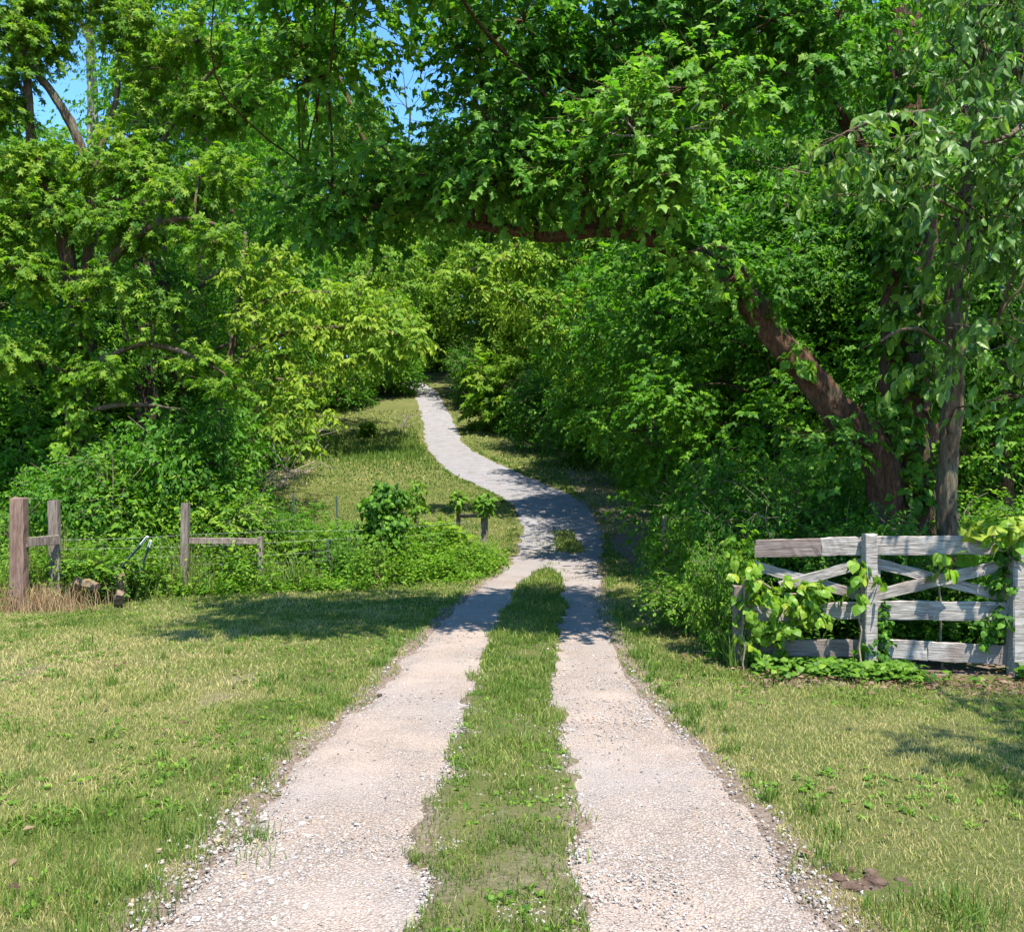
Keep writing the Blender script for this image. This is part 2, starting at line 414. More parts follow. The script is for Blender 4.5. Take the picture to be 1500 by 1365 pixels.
def gravel_mat():
    m, nt, out = newmat('crushed_gravel')
    g = N_(nt, 'ShaderNodeNewGeometry'); v = g.outputs['Position']
    at = N_(nt, 'ShaderNodeAttribute', attribute_name='tint')      # 0 edge (dirt) .. 1 clean gravel
    wn_ = N_(nt, 'ShaderNodeTexNoise', ins={'Scale': 14.0})
    nt.links.new(v, wn_.inputs['Vector'])
    dv = mixc(nt, .02, v, wn_.outputs['Color'], 'ADD')
    vo = N_(nt, 'ShaderNodeTexVoronoi', ins={'Scale': 78.0}); nt.links.new(dv, vo.inputs['Vector'])
    vo2 = N_(nt, 'ShaderNodeTexVoronoi', ins={'Scale': 190.0}); nt.links.new(dv, vo2.inputs['Vector'])
    big = noise(nt, .9, v, 4); mid = noise(nt, 5, v, 5); fine = noise(nt, 90, v, 5, .7)
    sep = N_(nt, 'ShaderNodeSeparateColor'); nt.links.new(vo.outputs['Color'], sep.inputs[0])
    c = ramp(nt, sep.outputs[0], [(0, (0.210, 0.175, 0.158)), (.3, (0.308, 0.269, 0.241)), (.6, (0.371, 0.332, 0.304)), (1, (0.462, 0.427, 0.399))])
    sep2 = N_(nt, 'ShaderNodeSeparateColor'); nt.links.new(vo2.outputs['Color'], sep2.inputs[0])
    c2 = ramp(nt, sep2.outputs[0], [(0, (0.238, 0.196, 0.168)), (.5, (0.350, 0.301, 0.262)), (1, (0.420, 0.378, 0.343))])
    c = mixc(nt, ramp(nt, fine, [(.4, (0, 0, 0)), (.6, (1, 1, 1))]), c, c2)
    c = mixc(nt, ramp(nt, mid, [(.45, (0, 0, 0)), (.75, (.6, .6, .6))]), c, (0.392, 0.319, 0.259))
    c = mixc(nt, ramp(nt, big, [(.45, (0, 0, 0)), (.7, (.55, .55, .55))]), c, (0.350, 0.287, 0.238))
    c = mixc(nt, 1.0, c, (.905, .872, .848), 'MULTIPLY')
    c = mixc(nt, 1.0, c, ramp(nt, vo.outputs['Distance'], [(.10, (1.12, 1.12, 1.12)), (.38, (.98, .98, .98)), (.62, (.62, .60, .58))]), 'MULTIPLY')  # stone centres lightened, gaps darkened: crevice shade put into the colour
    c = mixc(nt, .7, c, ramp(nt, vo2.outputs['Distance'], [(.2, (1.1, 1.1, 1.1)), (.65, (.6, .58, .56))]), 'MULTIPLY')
    pat = noise(nt, 1.6, v, 6, .62); pat2 = noise(nt, .55, v, 3, .5)
    c = mixc(nt, ramp(nt, pat, [(.44, (0, 0, 0)), (.66, (.5, .5, .5))]), c, (.33, .26, .21))
    c = mixc(nt, ramp(nt, pat2, [(.46, (0, 0, 0)), (.60, (.35, .35, .35))]), c, (.23, .21, .20))
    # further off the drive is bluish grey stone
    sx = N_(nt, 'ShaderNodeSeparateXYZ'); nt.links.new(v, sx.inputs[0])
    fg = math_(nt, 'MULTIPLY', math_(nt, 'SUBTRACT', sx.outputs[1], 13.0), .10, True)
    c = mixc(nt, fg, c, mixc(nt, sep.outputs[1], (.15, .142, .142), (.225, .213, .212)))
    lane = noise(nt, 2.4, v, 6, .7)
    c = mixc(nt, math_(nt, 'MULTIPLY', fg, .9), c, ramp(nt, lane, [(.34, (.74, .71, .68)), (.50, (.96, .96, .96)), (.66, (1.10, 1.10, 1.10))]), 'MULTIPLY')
    f = math_(nt, 'ADD', at.outputs['Fac'], math_(nt, 'MULTIPLY', math_(nt, 'SUBTRACT', mid, .5), .9))
    c = mixc(nt, ramp(nt, f, [(.10, (1, 1, 1)), (.42, (0, 0, 0))]), c, (0.175, 0.126, 0.095))
    pb = N_(nt, 'ShaderNodeBsdfPrincipled', ins={'Roughness': .92}); pb.inputs['Specular IOR Level'].default_value = .15
    nt.links.new(c, pb.inputs['Base Color'])
    b1 = N_(nt, 'ShaderNodeBump', ins={'Strength': .75, 'Distance': .012}); b1.invert = True
    nt.links.new(vo.outputs['Distance'], b1.inputs['Height'])
    b2 = N_(nt, 'ShaderNodeBump', ins={'Strength': .5, 'Distance': .01}); nt.links.new(fine, b2.inputs['Height'])
    nt.links.new(b1.outputs[0], b2.inputs['Normal']); nt.links.new(b2.outputs[0], pb.inputs['Normal'])
    nt.links.new(pb.outputs[0], out.inputs[0])
    return m

def stone_mat():
    m, nt, out = newmat('gravel_stone')
    at = N_(nt, 'ShaderNodeAttribute', attribute_name='tint')
    c = ramp(nt, at.outputs['Fac'], [(0, (.17, .15, .135)), (.3, (.25, .22, .195)), (.55, (.31, .28, .25)), (.8, (.37, .34, .31)), (.95, (.31, .225, .155))])
    g = N_(nt, 'ShaderNodeNewGeometry'); n = noise(nt, 160, g.outputs['Position'], 3)
    c = mixc(nt, .35, c, ramp(nt, n, [(.3, (.3, .3, .3)), (.7, (1, 1, 1))]), 'MULTIPLY')
    pb = N_(nt, 'ShaderNodeBsdfPrincipled', ins={'Roughness': .9}); pb.inputs['Specular IOR Level'].default_value = .2
    nt.links.new(c, pb.inputs['Base Color']); nt.links.new(pb.outputs[0], out.inputs[0])
    return m
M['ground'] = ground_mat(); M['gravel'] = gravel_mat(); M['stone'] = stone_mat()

# ------------------------------------------------------------------ terrain, drive, grass strip
def axis(lo, hi, fine, grow, mid):
    out = [mid]; s = fine
    while out[-1] < hi: out.append(out[-1] + s); s *= grow
    o2 = [mid]; s = fine
    while o2[-1] > lo: o2.append(o2[-1] - s); s *= grow
    return np.array(o2[:0:-1] + out)
xs = axis(-260, 260, .07, 1.028, 0.0); ys = axis(-30, 320, .07, 1.018, 3.0)
X, Y = np.meshgrid(xs, ys)
sd = road_sd(X, Y)
Z = H(X, Y)
Zg = Z - .06 * np.clip((sd - .10) / .16, 0, 1)
Zg += (fbm(X * 5, Y * 5, 9) - .5) * .03 * (Y < 20)
soil = np.clip(1 - np.clip(-(sd + .03), 0, 1) / .17, 0, 1) * np.interp(Y, [12, 22], [.95, .40])
fence_y = lambda x: 8.4 - (x - 2.27) * .1714
soil = np.maximum(soil, .95 * np.exp(-((Y - (fence_y(X) - .55)) / .28) ** 2) * ((X > 2.0) & (X < 7)) * (.5 + fbm(X * 1.5, Y * 2, 5)))
soil = np.maximum(soil, .9 * ((Y > fence_y(X)) & (X > 2.4) & (Y < 40)))
soil = np.maximum(soil, .8 * ((X < -9) & (Y > 15) & (Y < 40)))
soil = np.maximum(soil, 1.0 * np.exp(-(((X + 7.0) / 1.0) ** 2 + ((Y - 12.0) / .5) ** 2)))
soil = np.maximum(soil, .55 * np.clip((fbm(X * .8, Y * .8, 21) - .55) * 7, 0, 1) * (Y < 10) * (X < -1.2))
V = np.stack([X, Y, Zg], -1).reshape(-1, 3)
ny, nx = X.shape
idx = np.arange(ny * nx).reshape(ny, nx)
F = np.stack([idx[:-1, :-1], idx[:-1, 1:], idx[1:, 1:], idx[1:, :-1]], -1).reshape(-1, 4)
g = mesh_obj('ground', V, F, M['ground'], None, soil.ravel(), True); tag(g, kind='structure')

def strip(name, ds, fl, fr, nlat, lift, mat, crown, rag, tintf, wide=0.0):
    t = np.linspace(0, 1, nlat)
    L0 = fl(ds) - wide; R0 = fr(ds) + wide
    L0 = L0 + ((fbm(ds * 2.0, ds * 0 + 3, 31, 5) - .5) + .5 * (fbm(ds * 11.0, ds * 0 + 3, 35, 2) - .5)) * rag * 1.5
    R0 = R0 + ((fbm(ds * 2.0, ds * 0 + 9, 47, 5) - .5) + .5 * (fbm(ds * 11.0, ds * 0 + 9, 37, 2) - .5)) * rag * 1.5
    XX = L0[:, None] * (1 - t) + R0[:, None] * t; YY = np.repeat(ds[:, None], nlat, 1)
    ZZ = H(XX, YY) + lift + crown(XX, YY, t[None, :] + 0 * XX)
    V = np.stack([XX, YY, ZZ], -1).reshape(-1, 3)
    n = len(ds); idx = np.arange(n * nlat).reshape(n, nlat)
    F = np.stack([idx[:-1, :-1], idx[:-1, 1:], idx[1:, 1:], idx[1:, :-1]], -1).reshape(-1, 4)
    o = mesh_obj(name, V, F, mat, None, tintf(XX, YY).ravel(), True); tag(o, kind='structure'); return o
def steps(a, b, k=.011, mn=.02):
    o = [a]
    while o[-1] < b: o.append(o[-1] + max(mn, k * abs(o[-1])))
    return np.array(o)
def road_z(x, y, t):
    q = road_sd(x, y) - .085 + (fbm(x * 1.7, y * 1.7, 31, 3) - .5) * (.22 + .008 * y) + (fbm(x * 9, y * 9, 35, 3) - .5) * .16
    e = np.clip((q + .20) / .34, 0, 1); e = e * e * (3 - 2 * e)
    z = (fbm(x * 3.2, y * 3.2, 61) - .5) * .022 + (fbm(x * 16, y * 16, 77) - .5) * .012 * (y < 12)
    return z * e - (1 - e) * .075
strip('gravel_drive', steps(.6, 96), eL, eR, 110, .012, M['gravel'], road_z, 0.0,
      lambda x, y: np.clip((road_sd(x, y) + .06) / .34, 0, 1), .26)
msteps = steps(.6, 17.0)
def med_z(x, y, t):
    q = np.minimum(x - mL(y), mR(y) - x) + .05 + (fbm(x * 2.3, y * 2.3, 41, 3) - .5) * .24 + (fbm(x * 10, y * 10, 45, 3) - .5) * .16
    e = np.clip((q + .14) / .26, 0, 1); e = e * e * (3 - 2 * e)
    return -.085 * (1 - e) + .03 * e + (fbm(x * 6, y * 6, 5) - .5) * .03
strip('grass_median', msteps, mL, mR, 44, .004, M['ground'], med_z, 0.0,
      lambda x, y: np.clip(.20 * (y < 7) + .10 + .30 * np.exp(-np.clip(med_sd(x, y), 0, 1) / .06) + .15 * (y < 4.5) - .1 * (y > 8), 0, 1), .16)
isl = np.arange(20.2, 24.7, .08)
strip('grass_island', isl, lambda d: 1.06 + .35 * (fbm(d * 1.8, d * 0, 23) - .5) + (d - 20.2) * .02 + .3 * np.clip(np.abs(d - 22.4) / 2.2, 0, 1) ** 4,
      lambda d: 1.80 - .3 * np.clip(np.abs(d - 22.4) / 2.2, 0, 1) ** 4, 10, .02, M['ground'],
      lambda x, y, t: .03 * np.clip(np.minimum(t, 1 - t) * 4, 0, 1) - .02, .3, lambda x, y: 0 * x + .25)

# ------------------------------------------------------------------ grass and gravel (stuff)
def grass(acc, x, y, h, w, tint, rng, zoff=0.0, lean=.55):
    n = len(x); z = H(x, y) + zoff
    a = rng.uniform(0, 2 * np.pi, n); la = rng.uniform(0, 2 * np.pi, n); ln = np.abs(rng.normal(0, lean, n)) * h
    base = np.stack([x, y, z - .004], 1); s = np.stack([np.cos(a), np.sin(a), 0 * a], 1) * (w / 2)[:, None]
    dr = np.stack([np.cos(la) * ln, np.sin(la) * ln, 0 * a], 1)
    mid = base + dr * .35 + np.stack([0 * a, 0 * a, h * .6], 1)
    tip = base + dr * 1.1 + np.stack([0 * a, 0 * a, h], 1)
    V = np.stack([base - s, base + s, mid - s * .75, mid + s * .75, tip], 1)
    F = np.array([[0, 1, 3], [0, 3, 2], [2, 3, 4]])[None] + (np.arange(n) * 5)[:, None, None]
    acc.add(V, F, np.repeat(np.clip(tint, 0, 1), 5))

rng = np.random.default_rng(5)
def lawn_tint(x, y):
    b = fbm(x * .55, y * .55, 2); m = fbm(x * 2.1, y * 2.1, 8)
    return .56 + (b - .5) * 1.1 + (m - .5) * .9
ga = Acc()
for (d0, d1, dens, hh, ww) in ((1.6, 4.2, 9500, .030, .0038), (4.2, 7.5, 5600, .032, .0052), (7.5, 12, 2700, .036, .0085), (12, 20, 900, .045, .015), (20, 34, 220, .06, .028), (34, 62, 50, .10, .06)):
    xl = -.75 * d1 - .5; xr = .75 * d1 + .5
    n = int(dens * (d1 - d0) * (xr - xl))
    x = rng.uniform(xl, xr, n); y = rng.uniform(d0, d1, n)
    keep = np.abs(x) < .75 * y + .5
    s = road_sd(x, y); q = s - .085 + (fbm(x * 1.7, y * 1.7, 31, 3) - .5) * (.22 + .008 * y) + (fbm(x * 9, y * 9, 35, 3) - .5) * .16
    keep &= (q < -.02 + .10 * (fbm(x * 5, y * 5, 4) - .5)) & (((x - 1.55) / .16) ** 2 + ((y - 3.6) / .13) ** 2 > 1)
    fz = fbm(x * .8, y * .8, 21); bare = np.clip((fz - .55) * 7, 0, 1) * (y < 10) * (x < -1.2)
    keep &= rng.random(n) > bare * .45
    keep &= rng.random(n) > np.exp(-np.clip(.03 - s, 0, 1) / .06) * .55
    dense = fbm(x * 3, y * 3, 90); keep &= rng.random(n) < .35 + dense * 1.1
    keep &= ~((x > 2.0) & (y > fence_y(x) - .35) & (y < 60) & (x > 2.6 - .0 * y) & (y < 24))
    x, y = x[keep], y[keep]; n = len(x)
    t = lawn_tint(x, y) + rng.normal(0, .30, n)
    t += np.clip((fbm(x * .8, y * .8, 21) - .46) * 3, 0, .6) * (x < -1) * (y < 11)
    tall = np.clip((fbm(x * 1.4, y * 1.4, 33) - .52) * 5, 0, 1)
    t -= np.clip((y - 16) / 8, 0, 1) * .20
    h = hh * rng.uniform(.5, 1.25, n) * (1 + .8 * tall * (y < 9)); t -= tall * .22
    grass(ga, x, y, h, ww * rng.uniform(.7, 1.3, n), t, rng)
tag(ga.obj('lawn_grass', M['grass']), kind='stuff')
gm = Acc()
for (d0, d1, dens, hh, ww) in ((1.6, 4.2, 9500, .040, .0042), (4.2, 7.5, 6000, .042, .0056), (7.5, 12, 2600, .055, .009), (12, 17, 1200, .065, .014), (20.3, 24.6, 350, .07, .02)):
    n = int(dens * (d1 - d0) * 2.2)
    x = rng.uniform(-.6, 1.6, n) if d1 < 20 else rng.uniform(.6, 2.2, n); y = rng.uniform(d0, d1, n)
    s = med_sd(x, y); dens_ = fbm(x * 3.2, y * 3.2, 40)
    q = s + .02 + (fbm(x * 2.3, y * 2.3, 41, 3) - .5) * .24 + (fbm(x * 10, y * 10, 45, 3) - .5) * .16 if d1 < 20 else s
    thin = np.clip(1.15 - y / 9.0, .0, .55)
    keep = (q > .03 + .10 * (fbm(x * 5, y * 5, 14) - .5)) & (rng.random(n) < np.clip((dens_ - .25 - thin * .16) * 4.0, .22, 1))
    x, y = x[keep], y[keep]; n = len(x)
    t = .34 + (fbm(x * 2, y * 2, 71) - .5) * 1.1 + rng.normal(0, .28, n)
    grass(gm, x, y, hh * rng.uniform(.5, 1.5, n), ww * rng.uniform(.7, 1.3, n), t, rng, .03)
n = 1500; x = rng.normal(.95, .28, n); y = rng.uniform(15.2, 25.5, n)
k_ = (fbm(x * 3, y * 1.5, 52) > .50); x, y = x[k_], y[k_]; n = len(x)
grass(gm, x, y, rng.uniform(.02, .06, n), rng.uniform(.008, .016, n), .32 + rng.normal(0, .2, n), rng, .01)
tag(gm.obj('median_grass', M['grass']), kind='stuff')

def stones(acc, x, y, s, z0, rng, tint):
    n = len(x)
    cb = np.array([[a, b, c] for c in (-1, 1) for b in (-1, 1) for a in (-1, 1)], float)
    V = cb[None] * rng.uniform(.55, 1.0, (n, 1, 3)) * np.array([1, 1, .62]) + rng.normal(0, .22, (n, 8, 3))
    V *= (s / 2)[:, None, None]
    a = rng.uniform(0, 6.28, n); c, sn = np.cos(a)[:, None], np.sin(a)[:, None]
    Vx = V[..., 0] * c - V[..., 1] * sn; Vy = V[..., 0] * sn + V[..., 1] * c
    V = np.stack([Vx + x[:, None], Vy + y[:, None], V[..., 2] + (z0 + s * .12)[:, None]], -1)
    F = np.array([[0, 2, 1], [1, 2, 3], [4, 5, 6], [5, 7, 6], [0, 1, 4], [1, 5, 4], [2, 6, 3], [3, 6, 7], [0, 4, 2], [2, 4, 6], [1, 3, 5], [3, 7, 5]])
    acc.add(V, F[None] + (np.arange(n) * 8)[:, None, None], np.repeat(np.clip(tint, 0, 1), 8))
sa = Acc()
for (d0, d1, dens, lo, hi) in ((1.6, 4.5, 4200, .004, .015), (4.5, 8, 1700, .006, .018), (8, 15, 420, .010, .024)):
    n = int(dens * (d1 - d0) * 3.4)
    x = rng.uniform(-1.7, 1.7, n); y = rng.uniform(d0, d1, n)
    s = road_sd(x, y); ms = med_sd(x, y)
    patch = fbm(x * 1.1, y * 1.1, 55)
    edge = np.exp(-np.abs(s) / .10) + np.exp(-np.abs(ms) / .10)
    left = x < mL(y)
    pr = np.clip((patch - .36) * 2.4, .12, 1) * np.where(left, .55, 1.0) + edge * .35
    pr = np.where(s < .06, np.exp(np.minimum(s - .06, 0) / .09) * .55, pr); pr = np.where(ms > .03, (.16 + .75 * (y < 7) * np.exp(-np.clip(ms, 0, 1) / .10) + .45 * (y < 6.5) * np.clip((fbm(x * 3.2, y * 3.2, 40) < .50) * 1.0, 0, 1)) + .5 * np.exp(-ms / .05), pr)
    keep = rng.random(n) < pr
    x, y, ed, ms = x[keep], y[keep], edge[keep], ms[keep]; n = len(x)
    sz = lo + (hi - lo) * rng.random(n) ** 2.6 * (1 + .35 * np.clip(ed, 0, 1))
    stones(sa, x, y, sz, H(x, y) + .012 + np.where(ms > 0, .015, 0), rng, rng.random(n) ** .9)
# coarse stones heaped along the left edge near the camera
x = rng.normal(-1.22, .20, 700); y = rng.uniform(2.4, 4.4, 700)
x, y = x + .06, y
stones(sa, x, y, rng.uniform(.010, .034, 700) * rng.uniform(.4, 1, 700), H(x, y) + .008, rng, rng.random(700))
tag(sa.obj('gravel_stones', M['stone']), kind='stuff')
# broad-leaved weeds in the turf
wa = Acc()
n = 5200
y = rng.uniform(1.8, 13, n) ** 1.0; x = rng.uniform(-1, 1, n) * (.72 * y + .4)
s = road_sd(x, y); ms = med_sd(x, y)
cl = fbm(x * 1.3, y * 1.3, 12)
keep = (((s < -.03) & (cl > .50)) | ((ms > .04) & (cl > .40))) & ~((x > 2) & (y > fence_y(x) - .2))
x, y = x[keep], y[keep]; n = len(x)
for k in range(7):
    a = rng.uniform(0, 6.28, n)
    A = np.stack([np.cos(a), np.sin(a), rng.uniform(.1, .8, n)], 1)
    Pp = np.stack([x, y, H(x, y) + .012 + .02 * (med_sd(x, y) > 0)], 1) + rng.normal(0, .012, (n, 3)) * np.array([1, 1, .2])
    put_leaves(wa, Pp, A, np.array([0, 0, 1.0]) + rng.normal(0, .3, (n, 3)), rng.uniform(.018, .048, n), T_OVAL, .62 + rng.normal(0, .25, n))
tag(wa.obj('lawn_weeds', M['cover']), kind='stuff')
# taller tufts at the drive's edges and in the near turf
ta = Acc()
def tuft(acc, x0, y0, n, r, h, w, tint, rng):
    x = x0 + rng.normal(0, r, n); y = y0 + rng.normal(0, r, n)
    grass(acc, x, y, h * rng.uniform(.4, 1.15, n), np.full(n, w), tint + rng.normal(0, .15, n), rng, .005, .5)
for k in range(420):
    y0 = rng.uniform(2.2, 12) if k < 230 else rng.uniform(12, 50); sidep = rng.integers(0, 4) if k < 230 else rng.integers(0, 2)
    x0 = (eL(y0) - abs(rng.normal(0, .14)) - .03, eR(y0) + abs(rng.normal(0, .12)) + .02, mL(y0) + .05 + rng.random() * (mR(y0) - mL(y0) - .08), eL(y0) - .3 - rng.random() * .45 * y0)[sidep]
    tuft(ta, x0, y0, int(rng.integers(18, 46)), rng.uniform(.02, .06), rng.uniform(.06, .12), .004 + .0006 * y0, .35, rng)
for (px, py, k) in ((170, 1330, 5), (120, 1280, 4), (330, 1250, 3), (1400, 1345, 5), (1350, 1350, 3), (230, 1230, 3), (60, 1340, 3)):
    d = 1.77 * 1250 / (py - 682.5)
    for j in range(k * 2):
        tuft(ta, (px - 750) * d / 1250 + rng.normal(0, .12), d + rng.normal(0, .12), 24, .05, .12, .0048, .42, rng)
tag(ta.obj('grass_tufts', M['tall_grass']), kind='stuff')

# ------------------------------------------------------------------ timber
def board(name, p0, p1, h, th, mat, parent, up=(0, 0, 1), rng=RNG, seg=14, rough=.0022, label=None):
    """a sawn board: local X along its length, local Z its face height, Y its thickness; edges worn uneven"""
    p0 = np.asarray(p0, float); p1 = np.asarray(p1, float)
    L = np.linalg.norm(p1 - p0); ax = nrm(p1 - p0); ay = nrm(np.cross(np.asarray(up, float), ax)); az = np.cross(ax, ay)
    b = min(.006, th * .2)
    prof = np.array([(-th / 2 + b, -h / 2), (th / 2 - b, -h / 2), (th / 2, -h / 2 + b), (th / 2, 0), (th / 2, h / 2 - b), (th / 2 - b, h / 2),
                     (-th / 2 + b, h / 2), (-th / 2, h / 2 - b), (-th / 2, 0), (-th / 2, -h / 2 + b)])
    k = len(prof); V = []
    wob = np.cumsum(rng.normal(0, rough * .7, seg + 1)); wob -= np.linspace(wob[0], wob[-1], seg + 1)
    for i in range(seg + 1):
        xx = -L / 2 + L * i / seg
        pr = prof + rng.normal(0, rough, (k, 2)); pr[:, 1] += wob[i]
        end = rng.normal(0, .006, k) if i in (0, seg) else 0 * np.zeros(k)
        V.append(np.stack([xx + end, pr[:, 0], pr[:, 1]], 1))
    V = np.concatenate(V); F = []
    for i in range(seg):
        for j in range(k):
            j2 = (j + 1) % k; a, b_, c, d = i * k + j, i * k + j2, (i + 1) * k + j2, (i + 1) * k + j
            F += [(a, c, b_), (a, d, c)]
    n0 = len(V); V = np.concatenate([V, [[-L / 2, 0, 0], [L / 2, 0, 0]]])
    for j in range(k):
        F += [(n0, j, (j + 1) % k), (n0 + 1, seg * k + (j + 1) % k, seg * k + j)]
    o = mesh_obj(name, V, np.array(F), mat, parent, None, False)
    c = (p0 + p1) / 2 - (np.array(parent.location) if parent else 0)
    o.matrix_local = Matrix(((ax[0], ay[0], az[0], c[0]), (ax[1], ay[1], az[1], c[1]), (ax[2], ay[2], az[2], c[2]), (0, 0, 0, 1)))
    if label: o['label'] = label
    return o

def post(name, base, top, w, th, mat, parent, rng=RNG, label=None):
    """square timber standing up, its grain along local Z through the vertical mapping"""
    base = np.asarray(base, float); top = np.asarray(top, float)
    seg = 16; b = w * .08
    prof = np.array([(-w / 2 + b, -th / 2), (0, -th / 2), (w / 2 - b, -th / 2), (w / 2, -th / 2 + b), (w / 2, th / 2 - b), (w / 2 - b, th / 2), (-w / 2 + b, th / 2), (-w / 2, th / 2 - b), (-w / 2, -th / 2 + b)])
    k = len(prof); V = []; Hh = np.linalg.norm(top - base); ax = nrm(top - base)
    ux = nrm(np.cross([0, 1, 0], ax)); uy = np.cross(ax, ux)
    base = base - ax * .12
    crack = rng.normal(0, .0035, k)
    for i in range(seg + 1):
        pr = prof + rng.normal(0, .0022, (k, 2)) + crack[:, None] * .6
        c = ax * (Hh + .12) * i / seg
        tipn = rng.normal(0, .008, k) if i == seg else np.zeros(k)
        V.append(c + pr[:, :1] * ux + pr[:, 1:] * uy + tipn[:, None] * ax)
    V = np.concatenate(V); F = []
    for i in range(seg):
        for j in range(k):
            j2 = (j + 1) % k; a, b_, c, d = i * k + j, i * k + j2, (i + 1) * k + j2, (i + 1) * k + j
            F += [(a, b_, c), (a, c, d)]
    n0 = len(V); V = np.concatenate([V, [ax * (Hh + .12 + .004)]])
    for j in range(k): F.append((n0, seg * k + j, seg * k + (j + 1) % k))
    o = mesh_obj(name, V, np.array(F), mat, parent, None, False)
    o.location = base - (np.array(parent.location) if parent else 0)
    if label: o['label'] = label
    return o

# right-hand fence
def fd(px, off=0.0):
    k = (px - 750) / 1250.0
    return (8.4 + 2.27 * .1714) / (1 + .1714 * k) + off
def FP(px, py, off=0.0):
    return P(px, py, fd(px, off))
fx = FP(1272, 960)
fr = empty('board_fence', (fx[0], fx[1], float(H(fx[0], fx[1]))), 'weathered whitewashed board fence with crossed braces beside the drive', 'fence')
def zp(px, h): return h * fd(px) / 1250
W, Bn = M['white_wood'], M['brown_wood']
board('rail', FP(1106, 804), FP(1202, 801.5), zp(1150, 26), .030, Bn, fr, label='worn brown left length of the top rail')
board('rail', FP(1202.6, 801.3), FP(1274, 799.5), zp(1240, 27), .030, W, fr)
board('rail', FP(1274.6, 799.5), FP(1466, 797), zp(1370, 28), .030, W, fr)
board('rail', FP(1104, 898, .01), FP(1274, 893, .01), zp(1190, 25), .030, W, fr)
board('rail', FP(1274.6, 893.5, .01), FP(1482, 896, .01), zp(1370, 28), .030, W, fr)
board('rail', FP(1104, 947.5, .01), FP(1274, 949.5, .01), zp(1190, 25), .030, Bn, fr, label='worn brown left length of the bottom rail')
board('rail', FP(1274.6, 949.5, .01), FP(1357, 953, .01), zp(1320, 28), .030, W, fr)
board('rail', FP(1357.6, 953, .01), FP(1482, 960, .01), zp(1420, 28), .030, W, fr)
board('cross_brace', FP(1106, 829, .06), FP(1262, 872, .06), zp(1190, 15), .022, W, fr)
board('cross_brace', FP(1143, 859, .028), FP(1272, 823, .028), zp(1200, 15), .022, W, fr)
board('cross_brace', FP(1274, 822, .06), FP(1466, 873, .06), zp(1370, 15), .022, W, fr)
board('cross_brace', FP(1274, 874, .028), FP(1476, 826, .028), zp(1370, 17), .022, W, fr)
def gz(px, d): x = (px - 750) * d / 1250; return np.array([x, d, float(H(x, d))])
def fence_post(px, ytop, w, off, mat, lab=None):
    d = fd(px, off); b = gz(px, d); t = np.array([b[0], d, EYE - (ytop - 682.5) * d / 1250])
    return post('post', b, t, w, w * .9, mat, fr, label=lab)
fence_post(1273.5, 782, .118, -.075, W)
fence_post(1081, 858, .090, -.07, M['grey_wood'], 'grey end post half hidden in vines')
fence_post(1097, 866, .055, .055, M['grey_wood'])
fence_post(1490, 772, .135, -.03, W, 'broad grained post at the photo edge')
fence_post(1284.5, 800, .05, .075, W)

# left-hand brace: tall square post, thinner post and a short rail
d1, d2 = 12.1, 12.7
b1 = gz(28, d1); b2 = gz(84, d2)
hb = empty('fence_brace', tuple((b1 + b2) / 2), 'tall square brown post and thinner leaning post joined by a short rail', 'fence brace')
post('post', b1, P(28, 730, d1), .190, .17, M['post_wood'], hb, label='tall thick reddish brown post')
post('post', b2, P(79, 733, d2), .135, .12, M['grey_wood'], hb, label='thinner grey leaning post')
board('rail', P(38, 794.5, d1 + .02) , P(86, 790, d2 - .085), .135, .05, M['grey_wood'], hb)

# brace by the drive with leafy tops
d1, d2 = 19.0, 21.0
b1 = gz(709.5, d1); b2 = gz(671.5, d2)
hb2 = empty('fence_brace', tuple((b1 + b2) / 2), 'small brace of two leaf-topped posts and a rail at the drive side', 'fence brace')
post('post', b1, P(709.5, 727, d1), .155, .14, M['grey_wood'], hb2)
post('post', b2, P(671.5, 722, d2), .10, .09, M['grey_wood'], hb2)
board('rail', P(672, 756, d2 - .06), P(704, 755, d1), .085, .05, M['grey_wood'], hb2)

# old wooden posts in the left fence line
d = 13.55; b = gz(270, d)
e = empty('fence_post', tuple(b), 'old grey wooden post with broken rail standing in left shrubs', 'post')
post('post', b, P(272, 737, d), .115, .10, M['grey_wood'], e)
board('rail', P(274, 792, d + .03), P(376, 793, d + .4), .10, .04, M['grey_wood'], e)
d = 14.2; b = gz(383, d)
e = empty('fence_post', tuple(b), 'short grey post at the broken rail end in the weeds', 'post')
post('post', b, P(381, 786, d), .09, .08, M['grey_wood'], e)
d = 15.6; b = gz(561, d)
vine_post = empty('vine_post', tuple(b), 'thick old post smothered in climbing vine in the fence line', 'vine post')
post('post', b, P(558, 722, d), .16, .15, M['grey_wood'], vine_post)
d = 10.6; b = gz(973, 13.0)
e = empty('fence_post', tuple(b), 'slim dark post in the shade of the right hedge', 'post')
post('post', b, P(973, 755, 13.0), .07, .06, M['grey_wood'], e)

# broken timber at the foot of the left fence
def stub(px, py0, px1, py1, d, r, label):
    a = P(px, py0, d); b = P(px1, py1, d - .15)
    acc = Acc(); rg = np.random.default_rng(int(px))
    m = (a + b) / 2 + np.array([0, 0, .01])
    tube(acc, [a, m, b], [r, r * 1.05, r * .8], 12, .05, .16, .006, rng=rg)
    o = acc.obj('broken_log', M['rot_wood'], None, tuple(a)); o.location = a
    return tag(o, label, 'log', 'broken timber at the foot of the left fence')
stub(112, 852, 143, 860, 12.6, .075, 'rotten log end lying in weeds right of leaning post')
stub(181, 875, 176, 842, 12.9, .080, 'upright rotten stump below the metal stake tips')
stub(171, 892, 176, 868, 12.4, .070, 'low broken stump at the lawn edge left of shrubs')

